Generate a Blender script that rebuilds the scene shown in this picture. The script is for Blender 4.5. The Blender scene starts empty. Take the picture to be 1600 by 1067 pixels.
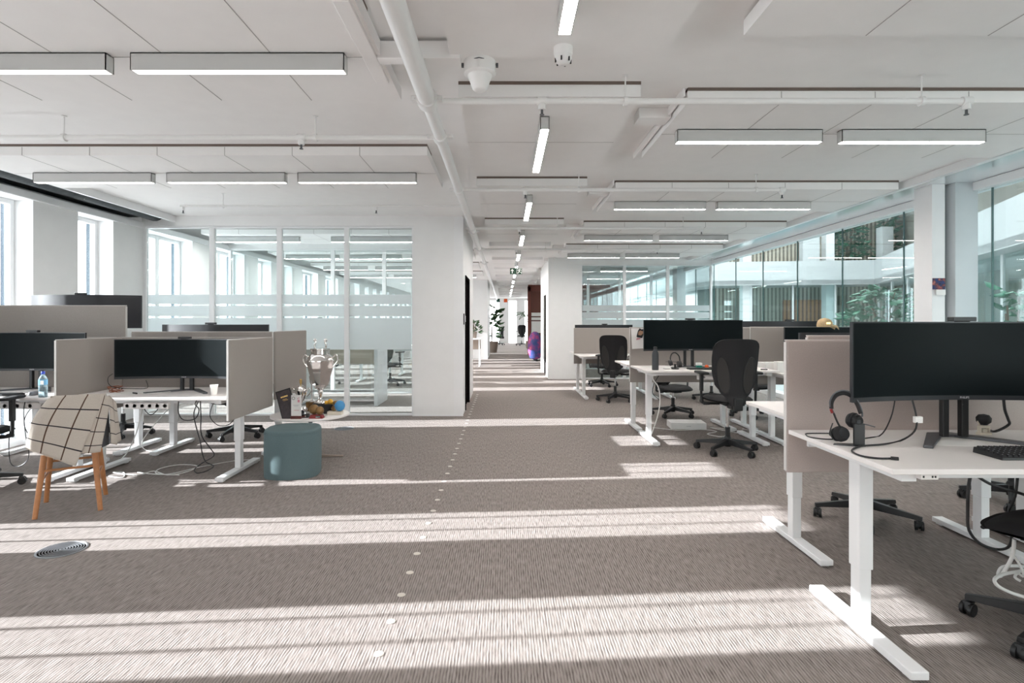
import bpy, bmesh, math, random
from mathutils import Vector, Matrix
random.seed(7)
PI = math.pi
S = bpy.context.scene
COL = S.collection

# ------------------------------------------------------------------ camera, world, sun, exposure
cam_d = bpy.data.cameras.new('camera'); cam = bpy.data.objects.new('camera', cam_d); COL.objects.link(cam)
cam_d.sensor_width = 36; cam_d.lens = 36 * 880 / 1600
cam_d.shift_x = 11 / 1600; cam_d.shift_y = -30.5 / 1600
cam_d.clip_start = 0.05; cam_d.clip_end = 300
cam.location = (0, 0, 1.42); cam.rotation_euler = (PI / 2, 0, 0)
S.camera = cam
w = bpy.data.worlds.new('world'); S.world = w; w.use_nodes = True
bg = w.node_tree.nodes['Background']; bg.inputs[0].default_value = (0.95, 0.975, 1.0, 1); bg.inputs[1].default_value = 4.9
sd = bpy.data.lights.new('sun', 'SUN'); sun = bpy.data.objects.new('sun', sd); COL.objects.link(sun)
sd.energy = 17; sd.color = (0.97, 0.985, 1.0); sd.angle = 0.007
sun.location = (-12, 0, 8)
sun.rotation_euler = Vector((1, 0.073, -0.354)).to_track_quat('-Z', 'Y').to_euler()
S.view_settings.view_transform = 'Standard'; S.view_settings.look = 'None'
S.view_settings.gamma = 1; S.view_settings.use_curve_mapping = False
S.view_settings.exposure = 0.64
try:
    S.cycles.use_denoising = True; S.cycles.max_bounces = 10; S.cycles.diffuse_bounces = 5
    S.cycles.transparent_max_bounces = 24; S.cycles.sample_clamp_indirect = 6; S.cycles.caustics_reflective = False
    S.cycles.caustics_refractive = False
except Exception: pass

def portal(name, loc, rot, sx, sy):
    l = bpy.data.lights.new(name, 'AREA'); l.shape = 'RECTANGLE'; l.size = sx; l.size_y = sy
    l.cycles.is_portal = True
    o = bpy.data.objects.new(name, l); COL.objects.link(o); o.location = loc; o.rotation_euler = rot
    return o
portal('window_portal', (-6.2, 5, 1.45), (0, -PI/2, 0), 2.9, 18)
portal('atrium_portal', (14, 14, 13.9), (0, 0, 0), 19, 40)

# ------------------------------------------------------------------ materials
def mat(name, col, rough=0.5, metal=0.0, spec=0.5, noise=None, bump=None, emit=None, coat=0):
    m = bpy.data.materials.new(name); m.use_nodes = True
    nt = m.node_tree; b = nt.nodes['Principled BSDF']
    b.inputs['Base Color'].default_value = (*col, 1); b.inputs['Roughness'].default_value = rough
    b.inputs['Metallic'].default_value = metal; b.inputs['Specular IOR Level'].default_value = spec
    b.inputs['Coat Weight'].default_value = coat
    tc = nt.nodes.new('ShaderNodeTexCoord')
    sc, amt = noise or (6.0, 0.03)
    n = nt.nodes.new('ShaderNodeTexNoise'); n.inputs['Scale'].default_value = sc; n.inputs['Detail'].default_value = 4
    nt.links.new(tc.outputs['Object'], n.inputs['Vector'])
    mx = nt.nodes.new('ShaderNodeMix'); mx.data_type = 'RGBA'
    mx.inputs[6].default_value = (*[c * (1 - amt) for c in col], 1)
    mx.inputs[7].default_value = (*[min(1, c * (1 + amt)) for c in col], 1)
    nt.links.new(n.outputs['Fac'], mx.inputs[0]); nt.links.new(mx.outputs[2], b.inputs['Base Color'])
    if bump:
        bs, bst, bd = bump
        n2 = nt.nodes.new('ShaderNodeTexNoise'); n2.inputs['Scale'].default_value = bs
        nt.links.new(tc.outputs['Object'], n2.inputs['Vector'])
        bp = nt.nodes.new('ShaderNodeBump'); bp.inputs['Strength'].default_value = bst; bp.inputs['Distance'].default_value = bd
        nt.links.new(n2.outputs['Fac'], bp.inputs['Height']); nt.links.new(bp.outputs[0], b.inputs['Normal'])
    if emit:
        b.inputs['Emission Color'].default_value = (1, 0.94, 0.90, 1); b.inputs['Emission Strength'].default_value = emit
    return m

def glass(name, tint=(0.93, 0.97, 0.97), refl=0.10):
    m = bpy.data.materials.new(name); m.use_nodes = True; nt = m.node_tree; nt.nodes.clear()
    out = nt.nodes.new('ShaderNodeOutputMaterial'); t = nt.nodes.new('ShaderNodeBsdfTransparent')
    g = nt.nodes.new('ShaderNodeBsdfGlossy'); mx = nt.nodes.new('ShaderNodeMixShader')
    lw = nt.nodes.new('ShaderNodeLayerWeight'); lw.inputs['Blend'].default_value = 0.25
    mp = nt.nodes.new('ShaderNodeMapRange'); mp.inputs[3].default_value = refl * 0.4; mp.inputs[4].default_value = min(1, refl * 6)
    nt.links.new(lw.outputs['Fresnel'], mp.inputs[0])
    t.inputs[0].default_value = (*tint, 1); g.inputs['Roughness'].default_value = 0.01
    g.inputs[0].default_value = (0.9, 0.95, 0.96, 1)
    nt.links.new(mp.outputs[0], mx.inputs[0]); nt.links.new(t.outputs[0], mx.inputs[1]); nt.links.new(g.outputs[0], mx.inputs[2])
    nt.links.new(mx.outputs[0], out.inputs[0])
    return m

def frost(name, clear=0.12):
    m = bpy.data.materials.new(name); m.use_nodes = True; nt = m.node_tree; nt.nodes.clear()
    out = nt.nodes.new('ShaderNodeOutputMaterial'); t = nt.nodes.new('ShaderNodeBsdfTransparent')
    d = nt.nodes.new('ShaderNodeBsdfDiffuse'); tr = nt.nodes.new('ShaderNodeBsdfTranslucent')
    d.inputs[0].default_value = (0.86, 0.90, 0.91, 1); tr.inputs[0].default_value = (0.86, 0.90, 0.91, 1)
    a = nt.nodes.new('ShaderNodeMixShader'); a.inputs[0].default_value = 0.6
    b = nt.nodes.new('ShaderNodeMixShader'); b.inputs[0].default_value = 1 - clear
    nt.links.new(d.outputs[0], a.inputs[1]); nt.links.new(tr.outputs[0], a.inputs[2])
    nt.links.new(t.outputs[0], b.inputs[1]); nt.links.new(a.outputs[0], b.inputs[2]); nt.links.new(b.outputs[0], out.inputs[0])
    return m

def carpet():
    m = bpy.data.materials.new('carpet'); m.use_nodes = True; nt = m.node_tree; b = nt.nodes['Principled BSDF']
    b.inputs['Roughness'].default_value = 0.95; b.inputs['Specular IOR Level'].default_value = 0.1
    tc = nt.nodes.new('ShaderNodeTexCoord')
    def noise(scale, vs, det=2):
        mp = nt.nodes.new('ShaderNodeMapping'); mp.inputs['Scale'].default_value = vs
        n = nt.nodes.new('ShaderNodeTexNoise'); n.inputs['Scale'].default_value = scale; n.inputs['Detail'].default_value = det
        nt.links.new(tc.outputs['Object'], mp.inputs[0]); nt.links.new(mp.outputs[0], n.inputs['Vector']); return n
    rib = nt.nodes.new('ShaderNodeTexWave'); rib.bands_direction = 'X'; rib.inputs['Scale'].default_value = 24.0
    rib.inputs['Distortion'].default_value = 0.6; rib.inputs['Detail'].default_value = 1
    nt.links.new(tc.outputs['Object'], rib.inputs['Vector'])
    streak = noise(1.0, (130, 13.0, 1)); fine = noise(260.0, (1, 1, 1)); big = noise(0.55, (1, 1, 1))
    def mth(op, a, b_, clamp=False):
        n = nt.nodes.new('ShaderNodeMath'); n.operation = op; n.use_clamp = clamp
        for i, v in enumerate((a, b_)):
            if isinstance(v, (int, float)): n.inputs[i].default_value = v
            else: nt.links.new(v, n.inputs[i])
        return n.outputs[0]
    v = mth('ADD', mth('MULTIPLY', rib.outputs['Fac'], 0.32), mth('MULTIPLY', streak.outputs['Fac'], 0.95))
    v = mth('ADD', v, mth('MULTIPLY', fine.outputs['Fac'], 0.30))
    v = mth('SUBTRACT', v, 0.43, True)
    cr = nt.nodes.new('ShaderNodeValToRGB'); e = cr.color_ramp.elements
    e[0].position = 0.02; e[0].color = (0.105, 0.088, 0.080, 1)
    e[1].position = 0.42; e[1].color = (0.285, 0.250, 0.233, 1)
    e2 = cr.color_ramp.elements.new(0.8); e2.color = (0.39, 0.35, 0.33, 1)
    nt.links.new(v, cr.inputs[0])
    mx = nt.nodes.new('ShaderNodeMix'); mx.data_type = 'RGBA'; mx.blend_type = 'MULTIPLY'; mx.inputs[0].default_value = 0.35
    cr2 = nt.nodes.new('ShaderNodeValToRGB'); cr2.color_ramp.elements[0].color = (0.78, 0.8, 0.8, 1); cr2.color_ramp.elements[0].position = 0.35
    cr2.color_ramp.elements[1].color = (1, 1, 1, 1); cr2.color_ramp.elements[1].position = 0.65
    nt.links.new(big.outputs['Fac'], cr2.inputs[0])
    nt.links.new(cr.outputs[0], mx.inputs[6]); nt.links.new(cr2.outputs[0], mx.inputs[7])
    nt.links.new(mx.outputs[2], b.inputs['Base Color'])
    bp = nt.nodes.new('ShaderNodeBump'); bp.inputs['Strength'].default_value = 0.5; bp.inputs['Distance'].default_value = 0.004
    nt.links.new(v, bp.inputs['Height']); nt.links.new(bp.outputs[0], b.inputs['Normal'])
    return m

def blanket_mat():
    m = bpy.data.materials.new('checked_wool'); m.use_nodes = True; nt = m.node_tree; b = nt.nodes['Principled BSDF']
    b.inputs['Roughness'].default_value = 0.95
    uv = nt.nodes.new('ShaderNodeUVMap'); sp = nt.nodes.new('ShaderNodeSeparateXYZ'); nt.links.new(uv.outputs[0], sp.inputs[0])
    def line(o, ph, wd):
        a = nt.nodes.new('ShaderNodeMath'); a.operation = 'ADD'; a.inputs[1].default_value = ph; nt.links.new(o, a.inputs[0])
        f = nt.nodes.new('ShaderNodeMath'); f.operation = 'FRACT'; nt.links.new(a.outputs[0], f.inputs[0])
        l = nt.nodes.new('ShaderNodeMath'); l.operation = 'LESS_THAN'; l.inputs[1].default_value = wd; nt.links.new(f.outputs[0], l.inputs[0])
        return l.outputs[0]
    n = nt.nodes.new('ShaderNodeTexNoise'); n.inputs['Scale'].default_value = 300
    cr = nt.nodes.new('ShaderNodeValToRGB'); cr.color_ramp.elements[0].color = (0.40, 0.355, 0.31, 1); cr.color_ramp.elements[1].color = (0.60, 0.545, 0.485, 1)
    tc = nt.nodes.new('ShaderNodeTexCoord'); nt.links.new(tc.outputs['Object'], n.inputs['Vector']); nt.links.new(n.outputs['Fac'], cr.inputs[0])
    m1 = nt.nodes.new('ShaderNodeMix'); m1.data_type = 'RGBA'; m1.inputs[7].default_value = (0.085, 0.045, 0.03, 1)
    nt.links.new(line(sp.outputs[0], 0.3, 0.065), m1.inputs[0]); nt.links.new(cr.outputs[0], m1.inputs[6])
    m2 = nt.nodes.new('ShaderNodeMix'); m2.data_type = 'RGBA'; m2.inputs[7].default_value = (0.018, 0.015, 0.02, 1)
    nt.links.new(line(sp.outputs[1], 0.15, 0.065), m2.inputs[0]); nt.links.new(m1.outputs[2], m2.inputs[6])
    nt.links.new(m2.outputs[2], b.inputs['Base Color'])
    return m

def galaxy_mat(name, scale=7):
    m = bpy.data.materials.new(name); m.use_nodes = True; nt = m.node_tree; b = nt.nodes['Principled BSDF']
    n = nt.nodes.new('ShaderNodeTexNoise'); n.inputs['Scale'].default_value = scale; n.inputs['Detail'].default_value = 5
    tc = nt.nodes.new('ShaderNodeTexCoord'); nt.links.new(tc.outputs['Object'], n.inputs['Vector'])
    cr = nt.nodes.new('ShaderNodeValToRGB'); E = cr.color_ramp.elements
    E[0].position = 0.3; E[0].color = (0.02, 0.04, 0.18, 1); E[1].position = 0.75; E[1].color = (0.6, 0.4, 0.5, 1)
    for p, c in ((0.42, (0.03, 0.06, 0.2, 1)), (0.5, (0.13, 0.04, 0.2, 1)), (0.6, (0.42, 0.04, 0.13, 1))):
        E.new(p).color = c
    nt.links.new(n.outputs['Fac'], cr.inputs[0]); nt.links.new(cr.outputs[0], b.inputs['Base Color'])
    return m

def stripes_mat(name, c1, c2, scale=14, axis='DIAGONAL', rough=0.6):
    m = bpy.data.materials.new(name); m.use_nodes = True; nt = m.node_tree; b = nt.nodes['Principled BSDF']
    wv = nt.nodes.new('ShaderNodeTexWave'); wv.bands_direction = axis; wv.inputs['Scale'].default_value = scale
    tc = nt.nodes.new('ShaderNodeTexCoord'); nt.links.new(tc.outputs['Object'], wv.inputs['Vector'])
    cr = nt.nodes.new('ShaderNodeValToRGB'); cr.color_ramp.elements[0].color = (*c1, 1); cr.color_ramp.elements[1].color = (*c2, 1)
    cr.color_ramp.elements[0].position = 0.35; cr.color_ramp.elements[1].position = 0.55
    nt.links.new(wv.outputs['Fac'], cr.inputs[0]); nt.links.new(cr.outputs[0], b.inputs['Base Color'])
    b.inputs['Roughness'].default_value = rough
    return m

M = dict(
    carpet=carpet(),
    wall=mat('white_paint', (0.83, 0.83, 0.825), 0.6, bump=(40, 0.05, 0.002)),
    ceil=mat('ceiling_white', (0.90, 0.885, 0.875), 0.9, bump=(300, 0.1, 0.001)),
    board=mat('acoustic_board', (0.90, 0.885, 0.875), 0.92, bump=(400, 0.1, 0.001)),
    gap=mat('shadow_gap_brown', (0.16, 0.12, 0.10), 0.8),
    seam=mat('board_seam', (0.42, 0.40, 0.39), 0.8),
    pipe=mat('white_pipe', (0.84, 0.83, 0.82), 0.35),
    wmetal=mat('white_metal', (0.84, 0.845, 0.85), 0.3),
    lamp=mat('lamp_grey', (0.56, 0.56, 0.55), 0.4),
    frame=mat('window_frame_white', (0.85, 0.86, 0.865), 0.3),
    clad=mat('blue_grey_cladding', (0.025, 0.045, 0.065), 0.8, 0.0, 0.2),
    duct=mat('dark_duct', (0.045, 0.052, 0.057), 0.7, noise=(18, 0.5), bump=(30, 0.5, 0.01)),
    gloss=mat('glossy_soffit', (0.80, 0.84, 0.86), 0.08, 0.0, 0.9, coat=0.6),
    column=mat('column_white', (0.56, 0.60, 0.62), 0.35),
    black=mat('black_plastic', (0.011, 0.0115, 0.0125), 0.45),
    blackm=mat('black_matte', (0.0075, 0.0075, 0.009), 0.7, bump=(500, 0.2, 0.001)),
    chairfab=mat('black_fabric', (0.009, 0.009, 0.0105), 0.8, bump=(700, 0.4, 0.001)),
    chairmesh=mat('charcoal_mesh', (0.026, 0.024, 0.023), 0.7, bump=(900, 0.6, 0.001)),
    screen=mat('dark_screen', (0.005, 0.008, 0.009), 0.4, 0, 0.07, noise=(1.5, 0.2)),
    bezel=mat('monitor_grey', (0.018, 0.019, 0.023), 0.4),
    stand=mat('stand_grey', (0.10, 0.105, 0.115), 0.4, 0.3),
    logo=mat('logo_grey', (0.5, 0.5, 0.52), 0.4),
    chrome=mat('chrome', (0.75, 0.75, 0.76), 0.12, 1.0),
    silver=mat('silver', (0.86, 0.84, 0.82), 0.08, 1.0),
    gold=mat('gold', (0.80, 0.55, 0.22), 0.25, 1.0),
    bronze=mat('bronze', (0.26, 0.15, 0.06), 0.45, 0.6, noise=(40, 0.5)),
    fabric=mat('taupe_fabric', (0.335, 0.305, 0.283), 0.95, noise=(260, 0.22), bump=(600, 0.5, 0.001)),
    fabric2=mat('pale_taupe_fabric', (0.45, 0.385, 0.355), 0.95, noise=(260, 0.22), bump=(600, 0.5, 0.001)),
    edge=mat('pale_piping', (0.62, 0.60, 0.58), 0.9),
    top=mat('white_laminate', (0.80, 0.765, 0.745), 0.45),
    teal=mat('teal_wool', (0.105, 0.155, 0.165), 0.95, noise=(120, 0.12), bump=(500, 0.5, 0.001)),
    wood=mat('warm_oak', (0.44, 0.19, 0.075), 0.45, noise=(30, 0.25)),
    shell=mat('grey_shell', (0.09, 0.095, 0.105), 0.5),
    blanket=blanket_mat(),
    glass=glass('clear_glass'), glassw=glass('window_glass', (0.97, 0.985, 0.99), 0.05),
    glassa=glass('atrium_glass', (0.90, 0.955, 0.955), 0.03),
    frost=frost('frosted_film'),
    blue=mat('cap_blue', (0.01, 0.05, 0.45), 0.3), cyanb=mat('bottle_blue', (0.15, 0.42, 0.68), 0.3),
    paper=mat('paper', (0.85, 0.84, 0.82), 0.8), cup=mat('white_cup', (0.86, 0.85, 0.82), 0.5),
    cable=mat('black_cable', (0.012, 0.012, 0.013), 0.5), wcable=mat('white_cable', (0.75, 0.75, 0.73), 0.5),
    copper=mat('copper_cable', (0.30, 0.10, 0.05), 0.4),
    socket=mat('socket_grey', (0.70, 0.68, 0.66), 0.5),
    leaf=mat('leaf_green', (0.035, 0.10, 0.03), 0.35, noise=(20, 0.5)),
    leafb=mat('atrium_leaf', (0.03, 0.15, 0.085), 0.4, noise=(6, 0.6)),
    bark=mat('bark', (0.12, 0.08, 0.05), 0.8),
    pot=mat('taupe_pot', (0.30, 0.24, 0.20), 0.8),
    red=mat('dark_red', (0.22, 0.015, 0.015), 0.35), maroon=mat('mahogany', (0.09, 0.018, 0.014), 0.3),
    orange=mat('orange', (0.8, 0.12, 0.02), 0.6), green=mat('sign_green', (0.0, 0.075, 0.03), 0.4),
    dgreen=mat('dark_green', (0.01, 0.07, 0.05), 0.6), signw=mat('sign_white', (0.85, 0.92, 0.85), 0.5, emit=0.4),
    ballblue=mat('ball_blue', (0.06, 0.30, 0.60), 0.5), yellow=mat('yellow', (0.75, 0.42, 0.04), 0.5),
    cream=mat('cream', (0.72, 0.66, 0.55), 0.5), tealp=mat('teal_plastic', (0.02, 0.30, 0.24), 0.4),
    tan=mat('tan_cotton', (0.50, 0.36, 0.20), 0.9, noise=(60, 0.4), bump=(200, 0.4, 0.002)),
    pink=mat('pink_ink', (0.65, 0.28, 0.34), 0.8), skin=mat('sticker_tan', (0.42, 0.24, 0.15), 0.7),
    bottle=mat('matte_grey_steel', (0.045, 0.05, 0.055), 0.5, 0.3),
    rust=mat('red_brown_panel', (0.17, 0.045, 0.03), 0.6), slat=stripes_mat('red_brown_slats', (0.05, 0.015, 0.01), (0.22, 0.07, 0.045), 6, 'X'),
    slatw=stripes_mat('timber_slats', (0.22, 0.18, 0.14), (0.68, 0.60, 0.49), 2.0, 'X'),
    slatd=stripes_mat('timber_slats_low', (0.20, 0.18, 0.15), (0.62, 0.56, 0.47), 2.0, 'X'),
    conc=mat('warm_concrete', (0.45, 0.42, 0.37), 0.8, noise=(2, 0.15)),
    parapet=mat('parapet_white', (0.58, 0.595, 0.60), 0.4),
    tealg=mat('dark_teal_glass', (0.10, 0.17, 0.165), 0.12, 0, 0.8),
    tile=mat('pale_floor', (0.55, 0.58, 0.58), 0.3),
    vent=mat('vent_steel', (0.30, 0.31, 0.33), 0.4, 0.6), disc=mat('floor_disc', (0.60, 0.56, 0.50), 0.5),
    door=mat('black_door', (0.008, 0.007, 0.007), 1.0, spec=0.0), galaxy=galaxy_mat('galaxy_print', 4), photo=galaxy_mat('concert_photo', 22),
    cableblk=mat('rubber', (0.03, 0.03, 0.03), 0.8), bluegrey=mat('blue_grey_film', (0.42, 0.52, 0.58), 0.3),
)
M['photo'].node_tree.nodes['Color Ramp'].color_ramp.elements[-1].color = (0.5, 0.25, 0.22, 1)
for _e, _c in zip(M['photo'].node_tree.nodes['Color Ramp'].color_ramp.elements, ((.004, .005, .02, 1), (.01, .03, .14, 1), (.02, .015, .05, 1), (.28, .06, .05, 1))): _e.color = _c
M['on'] = mat('light_on', (0.9, 0.9, 0.9), 0.5, emit=54.0)
M['half'] = mat('light_half', (0.9, 0.9, 0.9), 0.5, emit=9.0)
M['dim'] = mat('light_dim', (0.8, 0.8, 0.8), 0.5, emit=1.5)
mb_ = M['bottle']
wm = bpy.data.materials.new('clear_water_bottle'); wm.use_nodes = True
wb = wm.node_tree.nodes['Principled BSDF']; wb.inputs['Base Color'].default_value = (0.62, 0.85, 0.96, 1)
wb.inputs['Transmission Weight'].default_value = 0.75; wb.inputs['Roughness'].default_value = 0.08; wb.inputs['IOR'].default_value = 1.25
_n = wm.node_tree.nodes.new('ShaderNodeTexNoise'); _b = wm.node_tree.nodes.new('ShaderNodeBump'); _b.inputs['Strength'].default_value = 0.2
_n.inputs['Scale'].default_value = 60; wm.node_tree.links.new(_n.outputs['Fac'], _b.inputs['Height']); wm.node_tree.links.new(_b.outputs[0], wb.inputs['Normal'])
M['water'] = wm

# ------------------------------------------------------------------ mesh helpers
class MB:
    def __init__(s): s.bm = bmesh.new(); s.mi = 0; s.m = Matrix.Identity(4)
    def _f(s, vs):
        try: f = s.bm.faces.new(vs); f.material_index = s.mi; return f
        except ValueError: return None
    def v(s, p): return s.bm.verts.new(s.m @ Vector(p))
    def box(s, x0, x1, y0, y1, z0, z1):
        P = [s.v((x, y, z)) for z in (z0, z1) for y in (y0, y1) for x in (x0, x1)]
        for q in ((0, 2, 3, 1), (4, 5, 7, 6), (0, 1, 5, 4), (2, 6, 7, 3), (0, 4, 6, 2), (1, 3, 7, 5)): s._f([P[i] for i in q])
        return s
    def hexa(s, a, b):      # a: 4 bottom pts, b: 4 top pts (ccw)
        A = [s.v(p) for p in a]; B = [s.v(p) for p in b]
        s._f(A[::-1]); s._f(B)
        for i in range(4): s._f([A[i], A[(i+1) % 4], B[(i+1) % 4], B[i]])
        return s
    def prism(s, pts, z0, z1, tf=None):
        tf = tf or (lambda p: p)
        A = [s.v(tf((x, y, z0))) for x, y in pts]; B = [s.v(tf((x, y, z1))) for x, y in pts]
        s._f(A[::-1]); s._f(B); n = len(pts)
        for i in range(n): s._f([A[i], A[(i+1) % n], B[(i+1) % n], B[i]])
        return s
    def cyl(s, p0, p1, r0, r1=None, seg=16, caps=True):
        r1 = r0 if r1 is None else r1; p0 = Vector(p0); p1 = Vector(p1); d = (p1 - p0).normalized()
        u = d.orthogonal().normalized(); w_ = d.cross(u)
        A, B = [], []
        for i in range(seg):
            a = 2 * PI * i / seg; o = u * math.cos(a) + w_ * math.sin(a)
            A.append(s.v(p0 + o * r0)); B.append(s.v(p1 + o * r1))
        for i in range(seg): s._f([A[i], A[(i+1) % seg], B[(i+1) % seg], B[i]])
        if caps: s._f(A[::-1]); s._f(B)
        return s
    def lathe(s, prof, c=(0, 0, 0), seg=24, sx=1, sy=1, closed=False):
        rings = []
        for r, z in prof:
            rings.append([s.v((c[0] + sx * r * math.cos(2*PI*i/seg), c[1] + sy * r * math.sin(2*PI*i/seg), c[2] + z)) for i in range(seg)])
        for a, b in zip(rings, rings[1:]):
            for i in range(seg): s._f([a[i], a[(i+1) % seg], b[(i+1) % seg], b[i]])
        if closed:
            for i in range(seg): s._f([rings[-1][i], rings[-1][(i+1) % seg], rings[0][(i+1) % seg], rings[0][i]])
            return s
        if prof[0][0] > 1e-5: s._f(rings[0][::-1])
        if prof[-1][0] > 1e-5: s._f(rings[-1])
        return s
    def tube(s, pts, r, seg=8, smooth=4):
        P = [Vector(p) for p in pts]
        if smooth > 1 and len(P) > 2:
            Q = []
            for i in range(len(P) - 1):
                p0 = P[max(i-1, 0)]; p1 = P[i]; p2 = P[i+1]; p3 = P[min(i+2, len(P)-1)]
                for k in range(smooth):
                    t = k / smooth
                    Q.append(0.5 * ((2*p1) + (-p0+p2)*t + (2*p0-5*p1+4*p2-p3)*t*t + (-p0+3*p1-3*p2+p3)*t**3))
            Q.append(P[-1]); P = Q
        rings = []; u = None
        for i, p in enumerate(P):
            d = (P[min(i+1, len(P)-1)] - P[max(i-1, 0)])
            d = d.normalized() if d.length > 1e-9 else Vector((0, 0, 1))
            u = (u - d * u.dot(d)) if u is not None else d.orthogonal()
            if u.length < 1e-6: u = d.orthogonal()
            u.normalize(); w_ = d.cross(u)
            rings.append([s.v(p + (u*math.cos(2*PI*k/seg) + w_*math.sin(2*PI*k/seg)) * r) for k in range(seg)])
        for a, b in zip(rings, rings[1:]):
            for i in range(seg): s._f([a[i], a[(i+1) % seg], b[(i+1) % seg], b[i]])
        s._f(rings[0][::-1]); s._f(rings[-1])
        return s
    def grid(s, fn, nu, nv, uv=None, flip=False):
        V = [[s.v(fn(i / nu, j / nv)) for i in range(nu + 1)] for j in range(nv + 1)]
        lay = s.bm.loops.layers.uv.verify() if uv else None
        for j in range(nv):
            for i in range(nu):
                q = [(i, j), (i+1, j), (i+1, j+1), (i, j+1)]
                if flip: q = q[::-1]
                f = s._f([V[b][a] for a, b in q])
                if f and uv:
                    for l, (a, b) in zip(f.loops, q): l[lay].uv = uv(a / nu, b / nv)
        return s
    def ball(s, c, r, seg=14, rings=9, sz=1.0):
        prof = [(max(r * math.sin(PI * k / rings), 1e-6), -r * sz * math.cos(PI * k / rings)) for k in range(rings + 1)]
        return s.lathe(prof, c, seg)
    def build(s, name, mats, parent=None, loc=None, rz=0, smooth=True, bevel=0, ang=40, merge=False, sub=0, solid=0):
        bm = s.bm
        if merge: bmesh.ops.remove_doubles(bm, verts=bm.verts, dist=1e-5)
        bm.normal_update()
        bmesh.ops.recalc_face_normals(bm, faces=bm.faces)
        for f in bm.faces: f.smooth = smooth
        if smooth:
            for e in bm.edges:
                if len(e.link_faces) == 2 and e.calc_face_angle(0) > math.radians(ang): e.smooth = False
        me = bpy.data.meshes.new(name); bm.to_mesh(me); bm.free()
        for m in (mats if isinstance(mats, (list, tuple)) else [mats]): me.materials.append(M[m] if isinstance(m, str) else m)
        o = bpy.data.objects.new(name, me); COL.objects.link(o)
        if parent: o.parent = parent
        if loc: o.location = loc
        o.rotation_euler.z = rz
        if solid:
            md = o.modifiers.new('t', 'SOLIDIFY'); md.thickness = solid; md.offset = 0
        if bevel:
            md = o.modifiers.new('b', 'BEVEL'); md.width = bevel; md.segments = 2; md.limit_method = 'ANGLE'; md.angle_limit = 0.7
        if sub:
            md = o.modifiers.new('s', 'SUBSURF'); md.levels = sub; md.render_levels = sub
        return o

def tag(o, label, cat, group=None, kind=None):
    o['label'] = label; o['category'] = cat
    if group: o['group'] = group
    if kind: o['kind'] = kind
    return o
def thing(name, label, cat, loc=(0, 0, 0), rz=0, group=None):
    o = bpy.data.objects.new(name, None); COL.objects.link(o); o.empty_display_size = 0.1
    o.location = loc; o.rotation_euler.z = rz
    return tag(o, label, cat, group)
def struct(o): o['kind'] = 'structure'; return o
def copy_tree(o, parent=None):
    c = o.copy(); COL.objects.link(c)
    if parent: c.parent = parent
    for ch in KIDS.get(o.name, []): copy_tree_kid(ch, c)
    return c
def copy_tree_kid(o, parent):
    c = o.copy(); COL.objects.link(c); c.parent = parent
    for ch in [k for k in list(o.children)]: copy_tree_kid(ch, c)
KIDS = {}
def dup(root, loc, rz, label, group=None):
    r = root.copy(); COL.objects.link(r); r.location = loc; r.rotation_euler = (0, 0, rz); r['label'] = label
    if group: r['group'] = group
    for ch in list(root.children): copy_tree_kid(ch, r)
    return r
def text(s, size, m, parent, loc, rot, name='logo', ext=0.0004):
    c = bpy.data.curves.new(name, 'FONT'); c.body = s; c.size = size; c.align_x = 'CENTER'; c.align_y = 'CENTER'; c.extrude = ext
    c.materials.append(M[m]); o0 = bpy.data.objects.new(name, c); me = bpy.data.meshes.new_from_object(o0); bpy.data.objects.remove(o0)
    o = bpy.data.objects.new(name, me); COL.objects.link(o); o.parent = parent; o.location = loc; o.rotation_euler = rot
    return o

# ------------------------------------------------------------------ room shell
struct(MB().box(-6.1, 5.3, -4, 38.2, -0.15, 0).build('floor', 'carpet', smooth=False))
b = MB().box(-4.98, 4.53, -4, 8.5, 3.02, 3.2).box(-5.2, 4.53, 8.5, 38.2, 3.02, 3.2)
b.box(-6.1, 5.35, -4, 38.2, 3.40, 3.6)
struct(b.build('ceiling', 'ceil', smooth=False))

OPEN = [(f - 0.65, f) for f in (-2.84, -1.5, -0.16, 1.18, 2.52, 3.86, 5.20, 6.54, 7.88)]
OPEN += [(8.57, 9.88), (10.55, 11.85), (12.5, 13.2), (13.9, 14.5), (15.2, 16.5), (17.2, 18.5), (19.2, 19.9), (20.5, 21.2)]
y = 22.0
while y < 37: OPEN.append((y, y + 0.65)); y += 1.34
wl = MB(); cl = MB(); last = -4.0
for a, c in OPEN + [(38.2, 38.2)]:
    if a > last: wl.box(-5.77, -5.48, last, a, 0, 2.83); cl.box(-5.86, -5.77, last, a, 0, 3.6)
    if c > a: wl.box(-5.77, -5.60, a, c, 0, 0.07); cl.box(-5.86, -5.77, a, c, -0.15, 0.07); cl.box(-5.86, -5.77, a, c, 2.83, 3.6)
    last = c
wl.box(-5.77, -5.70, -4, 38.2, 2.83, 3.4)
struct(wl.build('wall_left', 'wall', smooth=False))
struct(cl.build('trim_20', 'clad', smooth=False))
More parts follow.
